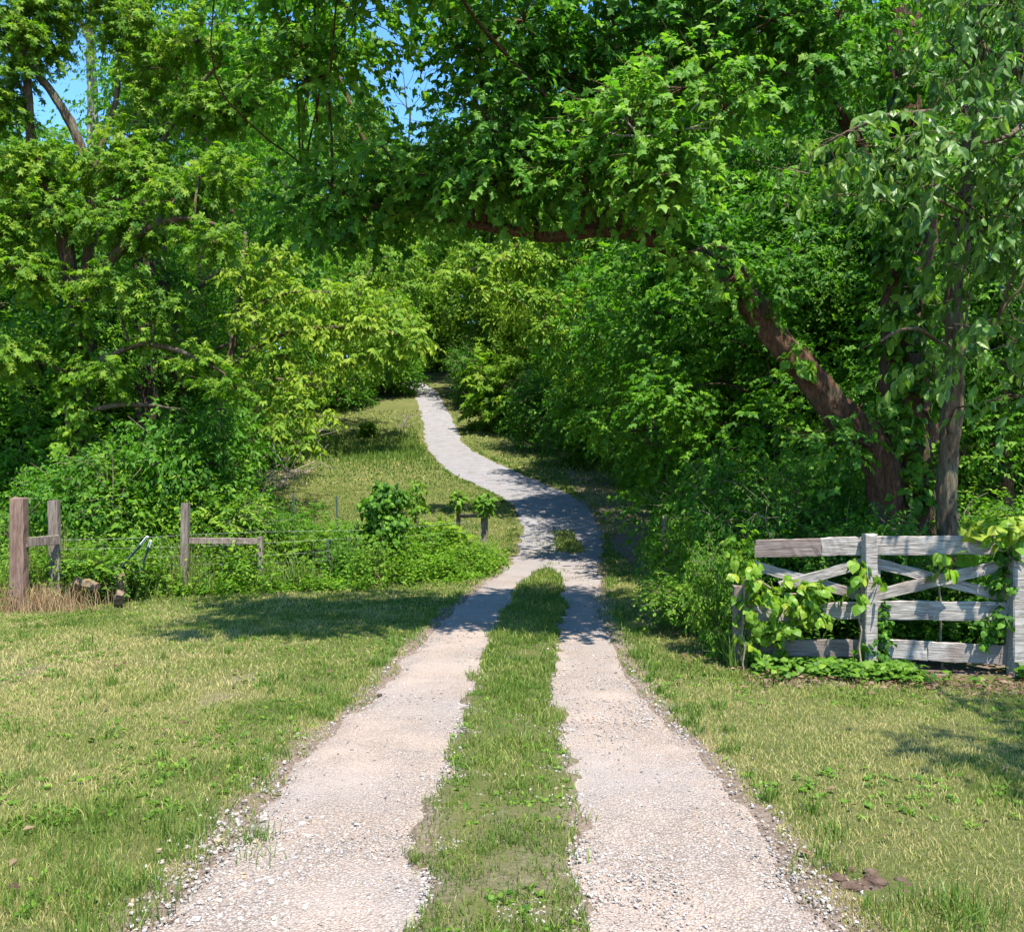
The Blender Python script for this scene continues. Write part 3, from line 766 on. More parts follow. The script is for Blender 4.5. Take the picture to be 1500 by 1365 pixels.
# metal stakes with white tips
def stake(x0, y0, x1, y1, d, label, r=.016, grp='metal stakes of the wire fence', tip=.16):
    a = P(x0, y0, d); b = P(x1, y1, d)
    if grp and tip == 0: a[2] = float(H(a[0], a[1])) - .1
    e = empty('metal_stake', tuple(a), label, 'stake', grp)
    ax = nrm(b - a); L = np.linalg.norm(b - a)
    acc = Acc()
    sx = nrm(np.cross(ax, [0, 1, 0])); sy = np.cross(ax, sx)
    for (hw, ht, oy) in ((r * 1.2, .003, 0), (.003, r, r)):
        cs = np.array([(-hw, -ht), (hw, -ht), (hw, ht), (-hw, ht)]) + np.array([0, oy])
        V = np.concatenate([a + c0 * ax + cs[:, :1] * sx + cs[:, 1:] * sy for c0 in (0, L)])
        acc.add(V, [[0, 1, 5], [0, 5, 4], [1, 2, 6], [1, 6, 5], [2, 3, 7], [2, 7, 6], [3, 0, 4], [3, 4, 7], [4, 5, 6], [4, 6, 7], [0, 2, 1], [0, 3, 2]])
    acc.obj('shaft', M['green_metal'], e, tuple(a))
    if tip:
        acc = Acc(); tube(acc, [b - ax * tip, b + ax * .005], [r * 1.35, r * 1.3], 8, .05)
        acc.obj('white_tip', M['white_paint'], e, tuple(a))
stake(160, 852, 216, 786, 12.9, 'long leaning dark metal stake with white tip')
stake(206, 836, 221, 792, 13.0, 'shorter metal stake crossing behind the long leaning one', tip=.10)
stake(463, 850, 462, 795, 15.1, 'thin upright metal stake with bare shaft between two bushes', tip=0)
stake(478, 850, 480, 790, 15.0, 'dark upright metal stake just right of the bare thin one', tip=0)
stake(431, 840, 430, 722, 16.4, 'tall thin metal stake standing before the mown meadow', tip=0)
stake(497, 845, 493, 726, 16.2, 'tall thin metal stake left of the vine-smothered post', tip=0)

# wire netting along the left fence
wacc = Acc()
fl = [gz(84, 12.7), gz(270, 13.6), gz(383, 14.25), gz(561, 15.6), gz(690, 17.2)]
fp, _ = resample(fl, [1] * 5, .3)
for hgt in (.15, .3, .45, .6, .78, .95):
    q = fp.copy(); q[:, 2] = H(q[:, 0], q[:, 1]) + hgt + .02 * np.sin(q[:, 0] * 1.7 + hgt * 9)
    tube(wacc, q, np.full(len(q), .0014), 3, 1, res=False)
q = fp[::1]; zz = H(q[:, 0], q[:, 1])
thin_sticks(wacc, np.stack([q[:, 0], q[:, 1], zz + .05], 1), np.stack([q[:, 0], q[:, 1], zz + .95], 1), .0014)
tag(wacc.obj('wire_fence', M['wire']), 'sagging wire netting strung between the left fence posts', 'wire fence')

# dried mud clod and loose stones beside the drive
def clod(name, c, r, n, mat, seed, label, cat, flat=.55, spread=.6):
    rg = np.random.default_rng(seed); acc = Acc()
    for k in range(n):
        off = rg.normal(0, spread, 3) * np.array([1.25, .8, .15]) * r if n > 1 else np.zeros(3)
        rr = r * (rg.uniform(.10, .48) if n > 1 else 1)
        u = np.linspace(0, 2 * np.pi, 15)[:-1]; w = np.linspace(-1.3, 1.3, 8)
        U, Wv = np.meshgrid(u, w)
        D = np.stack([np.cos(U) * np.cos(Wv), np.sin(U) * np.cos(Wv), np.sin(Wv)], -1)
        f = .7 + .6 * fbm(D[..., 0] * 2.2 + k * 5 + seed, D[..., 1] * 2.2 + D[..., 2] * 1.7, seed, 3)
        V = (D * f[..., None] * np.array([1.2, .85, flat]) * rr).reshape(-1, 3) + off + np.array([0, 0, rr * flat * .45])
        Vn = np.concatenate([V, V[:14].mean(0)[None], V[-14:].mean(0)[None]])
        F = []
        for i in range(7):
            for j in range(14):
                a, b = i * 14 + j, i * 14 + (j + 1) % 14
                F += [[a, b, b + 14], [a, b + 14, a + 14]]
        for j in range(14): F += [[112, (j + 1) % 14, j], [113, 98 + j, 98 + (j + 1) % 14]]
        acc.add(Vn, F)
    o = acc.obj(name, mat); o.location = c
    return tag(o, label, cat)
clod('mud_clod', gz(1285, 3.62) + np.array([0, 0, -.008]), .085, 34, M['mud'], 3, 'lump of dried brown mud on the right verge', 'mud clod')
clod('stone', gz(1123, 3.05), .045, 1, M['rock'], 8, 'flat grey stone in the right wheel track near the camera', 'stone')
clod('stone', gz(556, 7.2), .022, 1, M['bark_dark'], 9, 'small dark pebble at the left edge of left wheel track', 'stone')

# ------------------------------------------------------------------ hero trees
def limb_set(limbs, wood, rng, sides=10, rough=.10):
    sp, sr = [], []
    for pts, rad in limbs:
        big = rad[0] > .09
        p, r = resample(pts, rad, .06 if big else .22)
        tube(wood, p, r, 26 if big and sides > 8 else (sides if big else 7), .2, rough * 1.3, 0.0 if big else .008, rng=rng, res=False, ridge=.30 if big and sides > 8 else 0.0)
        sp.append(p); sr.append(r)
    return np.concatenate(sp), np.concatenate(sr)

def hero(name, label, base, limbs, clumps, lmat, bmat, tm, S, seed, n=60, nl=9, L=.42, droop=.25, hang=0.0, tint=.5, cat='tree', rb=.035, jit=.45, flat=.7, twigmat='twig', skel_from=0):
    rg = np.random.default_rng(seed)
    root = empty(name, tuple(base), label, cat)
    wood = Acc(); twig = Acc(); lf = Acc()
    skel = limb_set(limbs, wood, rg)
    for c in clumps:
        px, py, d, r = c[:4]; p = P(px, py, d)
        connect(wood, skel, p, rb, rg)
        k = int(n * (r / .9) ** 2)
        clump(lf, twig, p, np.array([r, r, r * flat]), k, nl, S, tm, rg, L, droop, hang, (c[4] if len(c) > 4 else tint) + rg.normal(0, .07), .6, jit=jit)
    wood.V += twig.V; wood.F += [f + wood.n for f in twig.F]; wood.T += twig.T; wood.n += twig.n
    for q, r in (SHADE_CLUMPS if name == 'elm_tree' else ()):
        clump(lf, twig, np.array(q), np.array([r, r, r * .5]), int(n * (r / .9) ** 2 * 5), nl, S, tm, rg, L, droop, hang, tint)
        connect(wood, skel, np.array(q), rb, rg)
    t = wood.obj('trunk', bmat, root, tuple(base), True)
    lf.obj('crown', lmat, root, tuple(base))
    return root

# 1. big maple behind the fence whose limb arches over the drive
base = gz(1325, 10.2)
limbs = [
    ([base - [0, 0, .3], P(1335, 690, 10.2), P(1322, 560, 10.2), P(1325, 430, 10.25), P(1345, 320, 10.3), P(1325, 200, 10.3), P(1322, 60, 10.3), P(1318, -120, 10.4), P(1300, -330, 10.5)], [.34, .27, .25, .235, .22, .19, .16, .13, .07]),
    ([base + [-.1, -.1, -.2], P(1295, 700, 9.9), P(1215, 590, 9.8), P(1150, 510, 9.8), P(1095, 440, 9.8), P(1040, 388, 9.8), P(950, 348, 9.6), P(880, 338, 9.5), P(800, 345, 9.5), P(700, 330, 9.6), P(620, 318, 9.8), P(520, 290, 10), P(440, 240, 10.2)], [.24, .20, .168, .155, .14, .118, .095, .078, .064, .048, .034, .026, .016]),
    ([P(960, 350, 9.9), P(990, 290, 9.7), P(1000, 220, 9.5), P(1020, 120, 9.6)], [.06, .045, .035, .02]),
    ([P(880, 340, 10), P(850, 265, 9.7), P(835, 215, 9.6), P(860, 130, 9.8)], [.06, .05, .04, .02]),
    ([P(800, 345, 10.2), P(770, 310, 10.2), P(720, 200, 10.3), P(700, 60, 10.5), P(690, -90, 10.6)], [.06, .05, .04, .03, .018]),
    ([P(640, 320, 10.6), P(560, 250, 10.9), P(500, 120, 11.2), P(470, 0, 11.4)], [.035, .03, .022, .012]),
    ([P(880, 340, 10), P(900, 200, 10.5), P(900, 40, 10.8), P(850, -120, 11)], [.05, .04, .03, .02]),
    ([P(1325, 300, 10.3), P(1250, 200, 10), P(1190, 100, 9.9), P(1130, 20, 9.8)], [.10, .07, .05, .03]),
    ([P(1322, 60, 10.3), P(1400, -60, 10.6), P(1500, -160, 11)], [.09, .06, .03]),
]
cl = [(495, 280, 10.6, .85), (455, 120, 11.5, .95), (520, 20, 11.2, .8), (420, 40, 11.8, .9), 
      (600, 275, 10.6, .7), (535, 322, 10.8, .6, .3), (690, 260, 10.1, .8), (725, 190, 10, .9), (700, 90, 10.4, .8), (765, 30, 10.2, 1.0), (765, 255, 9.8, .7),
      (675, -40, 10.8, .9), (820, 120, 10.6, 1.0, .35), (855, 262, 9.6, .65), (925, 185, 9.3, .75, .72), (985, 255, 9.1, .6, .72), (900, 50, 10.7, 1.0, .35),
      (1000, 130, 9.6, .75), (1060, 160, 9.4, .55, .75), (1050, 40, 10.3, 1.0), (980, -90, 10.5, 1.1), (935, 250, 9.6, .6), 
      (1080, -150, 10.4, 1.3), (1130, 30, 9.9, .8, .4), (1180, 110, 10.0, .8, .35), (1230, 20, 10.1, .9, .4),
      (800, 240, 10.2, .7, .35), (870, 200, 10.4, .8, .35), (640, 240, 10.9, .35, .4), (450, 320, 11, .6, .35), (1010, 370, 9.4, .28, .8), (1075, 405, 10.1, .28), (1125, 440, 10.2, .3), (1245, 640, 10.2, .3), (1210, 655, 10.2, .3), (1265, 590, 10.6, .35)]
cl += [(400, -50, 9.2, .5), (350, -150, 8.3, .6), (430, -160, 8.3, .6), (520, -160, 8.3, .6), (600, -150, 8.3, .55), (1040, 375, 10.1, .25), (960, 335, 10.2, .28), (500, -70, 8.9, .55), (610, -90, 9.0, .6), (720, -80, 9.1, .6), (560, 215, 9.6, .4), (640, 300, 10.2, .4)]  # unseen clumps above the frame are added to throw shade on the left lawn
cl = [(c[0], c[1], c[2] - (1.1 if c[0] < 700 and 0 < c[1] < 200 else 0), c[3]) + tuple(c[4:]) for c in cl]
cl = [(c[0], c[1], c[2] - .8, c[3] * (.84 if c[1] > 0 else 1.0)) + tuple(c[4:]) for c in cl]
maple = hero('maple_tree', 'large reddish-trunked maple behind the fence with limb arching over the drive', base, limbs, cl, M['maple'], M['bark_red'], T_MAPLE, .100, 1, 195, 9, .34, .3, .3)

acc = Acc(); rg = np.random.default_rng(15)
for q in ([(838, 222, 8.9), (880, 198, 8.6), (935, 200, 8.5), (1000, 190, 8.4), (1062, 172, 8.3)], [(935, 200, 8.5), (915, 175, 8.45), (905, 150, 8.4)], [(960, 200, 8.5), (1010, 165, 8.4), (1045, 120, 8.4)], [(880, 198, 8.6), (850, 200, 8.6), (828, 190, 8.6)], [(1000, 190, 8.4), (1040, 188, 8.35)],
          [(390, 240, 10), (425, 275, 9.9), (452, 300, 9.9)], [(500, 300, 9.8), (540, 285, 9.7), (555, 268, 9.7)]):
    acc = Acc(); tube(acc, [P(*a) for a in q], np.linspace(.013, .004, len(q)), 5, .08, .1, .006, rng=rg)
    acc.obj('dead_twig', M['bark_pale'], maple, tuple(maple.location))['label'] = 'bare pale twig without leaves'
SHADE_CLUMPS = []
# 2. slim elm with drooping leafy branches at the right edge
base = gz(1392, 9.35)
limbs = [([base - [0, 0, .2], P(1388, 690, 9.35), P(1398, 560, 9.3), P(1396, 450, 9.3), P(1410, 330, 9.2), P(1425, 180, 9.0), P(1440, 20, 8.8), P(1460, -160, 8.6)], [.12, .10, .092, .088, .08, .07, .055, .03]),
         ([P(1420, 230, 9.1), P(1440, 165, 9.1), P(1380, 165, 8.3), P(1290, 172, 8.2), P(1200, 215, 8.3)], [.05, .04, .03, .022, .010]),
         ([P(1440, 20, 8.8), P(1490, 60, 8.7), P(1500, 180, 7.9), P(1440, 210, 7.6)], [.045, .035, .025, .012]),
         ([P(1405, 360, 9.2), P(1450, 330, 8.2), P(1490, 330, 8.5)], [.04, .03, .015]),
         ([P(1398, 500, 9.3), P(1440, 470, 8.4), P(1500, 470, 8.9)], [.035, .025, .012]),
         ([P(1400, 520, 9.3), P(1340, 480, 8.6), P(1290, 500, 8.1)], [.03, .02, .010]),
         ([P(1440, 20, 8.8), np.array([5.2, 7.2, 6.3]), np.array([4.9, 5.0, 6.0]), np.array([4.6, 3.2, 5.5])], [.05, .04, .03, .012])]  # unseen limb, added to carry the shade clumps out of frame
for q, r_ in (((4.3, 2.6, 5.0), .42), ((4.0, 3.3, 5.3), .35), ((4.9, 3.3, 5.4), .5), ((4.6, 2.2, 5.1), .4), ((5.2, 4.2, 5.6), .45)): SHADE_CLUMPS.append((q, r_))  # unseen clumps added out of frame to cast the shadow on the right lawn
cl = [(1185, 255, 8.3, 0.34, .6), (1225, 215, 8.2, 0.40, .6), (1280, 200, 8.1, 0.47), (1340, 195, 7.9, 0.50), (1400, 205, 7.7, 0.50), (1455, 220, 7.6, 0.50), (1500, 235, 7.5, 0.50),
      (1245, 285, 8.3, 0.36), (1310, 265, 8.1, 0.39), (1380, 270, 7.9, 0.45), (1440, 290, 7.8, 0.47), (1495, 310, 7.7, 0.47), (1150, 290, 8.4, 0.18, .65),
      (1440, 60, 8.3, 0.62), (1490, 100, 8.1, 0.56), (1385, 60, 8.7, 0.50), (1480, 0, 8.5, 0.67), (1420, 400, 8.8, 0.56), (1475, 420, 8.6, 0.56), (1500, 380, 8.4, 0.45),
      (1425, 480, 8.3, 0.50), (1490, 500, 8.0, 0.50), (1370, 535, 8.5, 0.31, .7), (1500, 580, 7.9, 0.39, .65), (1455, -90, 8.5, 0.78), (1530, 60, 8.1, 0.78), (1560, 200, 7.7, 0.90), (1575, 330, 7.7, 0.90), (1540, -80, 8.3, 1.01)]
hero('elm_tree', 'slim straight brown tree beside the big maple with drooping leafy sprays', base, limbs, cl, M['elm'], M['bark'], T_ELM, .145, 2, 58, 8, .40, .45, .75, rb=.018, flat=.75)

# 3. walnut on the left with dark forking stems
base = gz(122, 16.0)
limbs = [([base - [0, 0, .3], P(112, 620, 16), P(122, 500, 16), P(103, 410, 16), P(92, 340, 15.9), P(75, 285, 15.8), P(50, 230, 15.8), P(40, 120, 15.7), P(30, -30, 15.7)], [.21, .18, .165, .15, .13, .11, .09, .06, .03]),
         ([P(122, 500, 16), P(126, 400, 16.2), P(134, 330, 16.2), P(130, 265, 16.1), P(108, 190, 16), P(60, 115, 15.8), P(5, 60, 15.6), P(-60, 20, 15.4)], [.11, .10, .10, .09, .08, .06, .05, .03]),
         ([P(126, 430, 16.1), P(160, 385, 15.6), P(200, 345, 15.2), P(265, 320, 14.9), P(335, 335, 14.6)], [.10, .085, .065, .045, .02]),
         ([P(112, 440, 16), P(60, 405, 15.4), P(0, 378, 14.9), P(-80, 350, 14.5)], [.08, .06, .055, .03]),
         ([P(122, 540, 16), P(165, 520, 15.6), P(205, 503, 15.3), P(260, 513, 15), P(330, 548, 14.8)], [.08, .06, .055, .045, .02]),
         ([P(115, 610, 16), P(180, 592, 15.6), P(270, 600, 15.2)], [.06, .045, .015]),
         ([P(130, 265, 16.1), P(170, 150, 16.4), P(185, 20, 16.6), P(230, -90, 16.8)], [.06, .05, .04, .02]),
         ([P(134, 330, 16.2), P(220, 230, 16.3), P(290, 130, 16.3), P(360, 60, 16)], [.06, .05, .035, .015])]
cl = [(25, 60, 15.6, .8), (75, 10, 15.8, .45), (20, 160, 15.6, .4), (160, -15, 16, .5), (65, 30, 15.8, .5), (115, -5, 15.9, .5), (20, 20, 15.5, .6), (10, 110, 15.5, .6), (70, 75, 15.7, .35), (215, 100, 16, .5), (180, 195, 15.8, .4), (155, 40, 16, .3), (190, 25, 16, .45), (160, 545, 15.2, .45), (15, 250, 15.4, .8), (70, 240, 15.6, .6), (210, 55, 16.2, .7), (225, 150, 16.2, .55), (215, 220, 16, .5),
      (290, 60, 16, .8), (300, 160, 16, .75), (150, 245, 15.8, .6), (210, 255, 15.6, .7), (60, 310, 15.4, .8), (150, 320, 15.4, .65), (195, 335, 15.2, .65), (260, 290, 15.2, .75), (310, 350, 14.7, .6),
      (35, 395, 15, .75), (170, 420, 15.2, .65), (240, 445, 15.2, .6), (330, 260, 15.4, .75), (350, 150, 16, .8), (380, 70, 16, .8), (330, 565, 14.6, .4), (290, 525, 14.9, .4), (220, 500, 15.2, .35), (-40, 150, 15.4, .9), (-40, 330, 14.8, .9), (20, 520, 15.2, .7),
      (180, -60, 16.4, .9), (60, -80, 15.8, 1.0), (310, -60, 16.2, 1.0)]
cl = [(c[0], c[1], c[2], c[3] * .80) for c in cl]
hero('walnut_tree', 'forked dark-stemmed walnut with feathery leaves behind the tall square post', base, limbs, cl, M['walnut'], M['bark'], T_PALM, .118, 3, 250, 9, .34, .3, .35, .50, rb=.03, flat=.55, jit=.6)

# 4. tall pale trunk and 5. vine-dark trunk showing against the sky at the left
base = gz(138, 27)
limbs = [([base - [0, 0, .3], P(135, 500, 27), P(136, 200, 27), P(134, 60, 27), P(140, -120, 27), P(150, -330, 27)], [.24, .20, .155, .13, .10, .04]),
         ([P(135, 70, 27), P(90, -10, 26.6), P(20, -60, 26)], [.08, .06, .03]), ([P(136, 20, 27), P(180, -60, 26.6), P(240, -120, 26)], [.08, .06, .03])]
cl = [(120, 20, 26.6, .8), (150, 70, 26.6, .45), (60, -20, 26, 1.2), (190, -30, 26.5, 1.1), (140, -90, 27, 1.5), (30, -100, 26, 1.5), (230, -130, 26, 1.6), (140, -220, 27, 1.8), (128, 250, 26.8, .5), (140, 330, 26.8, .7)]
hero('pale_trunk_tree', 'tall straight pale grey trunk rising into blue sky behind the walnut', base, limbs, cl, M['wood_light'], M['bark_pale'], T_OVAL, .17, 4, 60, 9, .5, .25, rb=.05)
base = gz(212, 22)
limbs = [([base - [0, 0, .3], P(212, 500, 22), P(208, 230, 22), P(207, 120, 22), P(212, 0, 22), P(230, -200, 22)], [.27, .24, .21, .19, .15, .06]),
         ([P(208, 170, 22), P(235, 120, 21.8), P(290, 85, 21.5)], [.09, .06, .03]), ([P(210, 60, 22), P(170, -10, 21.8), P(120, -60, 21.4)], [.08, .06, .03]), ([P(208, 210, 22), P(260, 190, 21.6), P(320, 215, 21.2)], [.08, .05, .025])]
cl = [(220, 180, 21.7, .45, .3), (200, 130, 21.7, .4, .3), (215, 90, 21.7, .55, .35), (205, 215, 21.6, .4, .3), (260, 60, 21.5, .9), (300, 100, 21.4, .9), (320, 230, 21.2, 1.0), (230, -30, 22, 1.1), (170, -40, 21.6, .9), (230, -150, 22, 1.4), (330, 0, 21.6, 1.3), (340, 130, 21.4, 1.1), (270, 210, 21.4, .7), (200, 290, 21.6, .6, .3)]
hero('dark_trunk_tree', 'ivy-darkened trunk right of the pale one against the sky', base, limbs, cl, M['wood_green'], M['bark_dark'], T_OVAL, .15, 5, 80, 9, .45, .25, rb=.05)

# pale-leaved tree whose boughs hang over the far meadow
base = gz(392, 46)
limbs = [([base - [0, 0, .3], P(396, 560, 46), P(400, 470, 46), P(410, 380, 46), P(420, 280, 46)], [.30, .24, .20, .15, .06]),
         ([P(400, 500, 46), P(460, 485, 45), P(530, 490, 44.5), P(600, 510, 44)], [.13, .10, .07, .025]), ([P(398, 540, 46), P(450, 560, 44.5), P(520, 555, 44)], [.10, .07, .025]),
         ([P(405, 430, 46), P(480, 410, 45), P(570, 440, 44.5)], [.10, .07, .025]), ([P(402, 470, 46), P(360, 460, 45), P(330, 500, 44)], [.09, .06, .025])]
cl = [(440, 480, 44.5, 1.0), (500, 505, 44, 1.1), (560, 500, 44, 1.1), (598, 492, 44, .8), (520, 548, 43.5, .9, .45), (460, 560, 43.5, 1.1), (400, 575, 43.5, 1.1), (425, 622, 43, 1.0), (385, 620, 43, .9), (565, 445, 44.5, 1.0), (500, 440, 44.5, 1.1),
      (612, 470, 44, .6), (440, 425, 45, 1.2), (370, 510, 44, 1.1), (570, 540, 44, .6, .4), (400, 350, 46, 1.4), (450, 340, 46, 1.3), (345, 430, 45, 1.2), (450, 520, 43.5, .9), (340, 560, 43.5, 1.0), (520, 400, 49, 1.7), (580, 385, 49, 1.6), (460, 380, 50, 1.7), (550, 330, 52, 1.8), (490, 310, 52, 1.8), (600, 425, 48, 1.1), (530, 450, 47, 1.6), (575, 470, 46.5, 1.2), (480, 450, 48, 1.7)]
hero('meadow_tree', 'broad tree at the left shading the far meadow beneath its crown', base, limbs, cl, M['walnut'], M['bark'], T_ELM, .30, 14, 52, 8, .75, .3, .5, .62, rb=.07, flat=.6)

# light drooping boughs in the mouth of the arch, one tree from the left and one from the right
base = gz(318, 20.5)
limbs = [([base - [0, 0, .3], P(322, 620, 20.5), P(335, 540, 20.5), P(350, 440, 20.5), P(360, 340, 20.6)], [.13, .11, .09, .06, .03]),
         ([P(335, 540, 20.5), P(400, 495, 20), P(480, 480, 19.5), P(560, 485, 19.2), P(625, 505, 19)], [.07, .055, .045, .03, .01]), ([P(330, 570, 20.5), P(400, 555, 19.6), P(470, 570, 19.2)], [.05, .035, .01]),
         ([P(345, 470, 20.5), P(420, 430, 20), P(520, 430, 19.6)], [.05, .035, .01]), ([P(326, 600, 20.5), P(370, 610, 19.6), P(430, 630, 19)], [.04, .03, .01])]
cl = [(430, 470, 19.8, .42), (480, 485, 19.4, .45), (530, 470, 19.3, .45), (575, 490, 19.1, .42), (612, 495, 19, .30), (500, 530, 19.2, .36), (455, 545, 19.2, .38), (550, 520, 19.1, .30), (405, 520, 19.6, .42), (395, 565, 19.4, .40), (440, 590, 19.1, .36), (410, 625, 19, .36),
      (450, 650, 18.9, .30), (370, 600, 19.4, .36), (420, 425, 19.9, .42), (480, 430, 19.7, .42), (530, 430, 19.6, .36), (370, 470, 20, .42), (360, 400, 20.4, .5), (340, 540, 19.8, .36), (590, 455, 19.4, .26), (465, 610, 19, .26), (400, 380, 20.4, .5), (350, 650, 19.2, .34)]
hero('drooping_bough_tree', 'light green tree behind the walnut with drooping boughs reaching towards the drive', base, limbs, cl, M['walnut'], M['bark'], T_ELM, .17, 24, 230, 8, .38, .35, .5, .66, rb=.028, flat=.6)
base = gz(962, 27)
limbs = [([base - [0, 0, .3], P(955, 600, 27), P(940, 480, 27), P(930, 360, 27), P(925, 220, 27)], [.22, .18, .14, .10, .05]),
         ([P(938, 450, 27), P(880, 400, 26.5), P(800, 375, 26), P(720, 385, 25.6), P(660, 410, 25.3)], [.11, .08, .06, .04, .012]), ([P(945, 520, 27), P(880, 470, 26), P(800, 470, 25.4)], [.08, .055, .015]), ([P(932, 380, 27), P(870, 330, 26.5), P(790, 330, 26)], [.08, .055, .015])]
cl = [(660, 405, 25.3, .45), (700, 385, 25.5, .55), (745, 380, 25.7, .55), (790, 385, 25.9, .6), (840, 390, 26.2, .6), (720, 425, 25.4, .42), (770, 430, 25.5, .5), (820, 440, 25.6, .55), (870, 430, 26, .6), (800, 480, 25.4, .5), (850, 490, 25.6, .55), (760, 360, 25.8, .5), (820, 345, 26.1, .6), (870, 350, 26.5, .65),
      (905, 460, 26.2, .65), (890, 530, 26, .6), (690, 365, 25.6, .38), (850, 550, 25.8, .45), (930, 390, 26.6, .8), (900, 300, 26.6, .9), (950, 300, 27, 1.0)]
hero('drooping_bough_tree', 'sunlit yellow-green tree right of the drive reaching under the arching limb', base, limbs, cl, M['walnut'], M['bark'], T_ELM, .19, 25, 190, 8, .42, .35, .5, .62, rb=.035, flat=.6)

# 6. bare-twigged sapling in the sky gap over the arch
base = gz(575, 76)
limbs = [([base - [0, 0, .3], P(580, 400, 76), P(600, 190, 76), P(596, 160, 76), P(590, 100, 76)], [.16, .13, .08, .055, .02]), ([P(597, 165, 76), P(620, 135, 76), P(632, 100, 76)], [.035, .025, .01]),
         ([P(597, 160, 76), P(575, 130, 76), P(560, 80, 76)], [.035, .025, .01]), ([P(594, 130, 76), P(606, 105, 76), P(604, 60, 76)], [.025, .02, .01])]
cl = [(565, 90, 76, .35, .2), (590, 128, 76, .3, .15), (622, 135, 76, .25, .15), (566, 150, 76, .3, .15), (600, 60, 76, .4), (605, 250, 76, 1.2), (580, 320, 76, 1.3), (630, 330, 76, 1.3), (560, 70, 76, .3)]
hero('thin_tree', 'thin twiggy tree with few leaves showing in the sky gap above the drive', base, limbs, cl, M['wood_dark'], M['bark_dark'], T_OVAL, .32, 6, 40, 7, .8, .25, rb=.05)

# ------------------------------------------------------------------ woodland: prototypes, then copies
def make_tree(seed, lmat, bmat, Hh, R, S, tm, ncl, n, nl, low=.12, flat=.6, L=.55, hang=0.0, lean=0.0):
    rg = np.random.default_rng(seed)
    wood = Acc(); lf = Acc()
    top = np.array([lean * Hh, 0, Hh * .93])
    pts = [np.array([0, 0, -.4]), np.array([rg.normal(0, .1), rg.normal(0, .1), Hh * .25]), np.array([lean * Hh * .3, rg.normal(0, .2), Hh * .55]), top]
    limbs = [(pts, [Hh * .020, Hh * .016, Hh * .011, Hh * .003])]
    for k in range(9):
        h = rg.uniform(.18, .75) * Hh; a = k * 2.4 + rg.normal(0, .4)
        o = np.array([lean * Hh * (h / Hh) ** 2, 0, h]); reach = R * rg.uniform(.55, .85)
        e = o + np.array([math.cos(a) * reach, math.sin(a) * reach, reach * rg.uniform(.15, .6)])
        limbs.append(([o, (o + e) / 2 + np.array([0, 0, .1 * reach]), e], [Hh * .007, Hh * .005, Hh * .002]))
    skel = limb_set(limbs, wood, rg, 8)
    zc = Hh * (1 + low) / 2; rz = Hh * (1 - low) / 2
    for k in range(ncl):
        d = nrm(rg.normal(0, 1, 3)); rr = rg.uniform(.45, 1.0) ** .6
        # egg shape: widest a little below the middle
        p = np.array([d[0] * R * rr, d[1] * R * rr, zc + d[2] * rz * rr])
        p[:2] *= 1.12 - .35 * max(0, d[2])
        p[0] += lean * Hh * (p[2] / Hh) ** 2
        p += rg.normal(0, .25, 3)
        r = R * rg.uniform(.20, .34)
        if k % 3 == 0: connect(wood, skel, p, Hh * .004, rg, 4)
        clump(lf, None, p, np.array([r, r, r * flat]), n, nl, S, tm, rg, L, .28, hang + .4, .56 + rg.normal(0, .17))
    return wood, lf
LIB = {}
def lib(key, *a, **k):
    w, l = make_tree(*a, **k)
    LIB[key] = dict(w=w, l=l, lmat=a[1], bmat=a[2], H=a[3], first=None)
lib('near_a', 21, M['wood_green'], M['bark'], 12, 3.6, .135, T_OVAL, 85, 42, 11, .06)
lib('near_b', 22, M['wood_green'], M['bark_dark'], 12, 3.4, .16, T_MAPLE, 80, 34, 9, .05, .65)
lib('near_c', 23, M['wood_light'], M['bark'], 12, 3.6, .135, T_OVAL, 80, 42, 11, .06, .5)
lib('near_d', 24, M['wood_dark'], M['bark_dark'], 12, 3.6, .145, T_OVAL, 85, 40, 11, .04)
lib('far_a', 31, M['wood_green'], M['bark'], 18, 5.6, .27, T_QUAD, 85, 40, 10, .06, .55, .9)
lib('far_b', 32, M['wood_light'], M['bark'], 18, 5.8, .27, T_QUAD, 85, 40, 10, .06, .5, .9)
lib('far_c', 33, M['wood_dark'], M['bark_dark'], 18, 5.6, .27, T_QUAD, 85, 40, 10, .05, .6, .9)
lib('far_d', 34, M['wood_light'], M['bark_pale'], 18, 6.2, .34, T_PINNATE, 80, 26, 6, .08, .45, .9)

def put_tree(key, x, y, Hh, sxy, rot, label, group, name, cat='tree'):
    p = LIB[key]; s = Hh / p['H']
    root = empty(name, (x, y, float(H(x, y))), label, cat, group)
    root.rotation_euler = (0, 0, rot); root.scale = (s * sxy, s * sxy, s)
    if p['first'] is None:
        a = p['w'].obj('trunk' if cat == 'tree' else 'stems', p['bmat'], root, smooth=True); b = p['l'].obj('crown' if cat == 'tree' else 'foliage', p['lmat'], root)
        p['first'] = (a, b); p['w'] = p['l'] = None
    else:
        for o in p['first']:
            c = o.copy(); COL.objects.link(c); c.parent = root
    return root

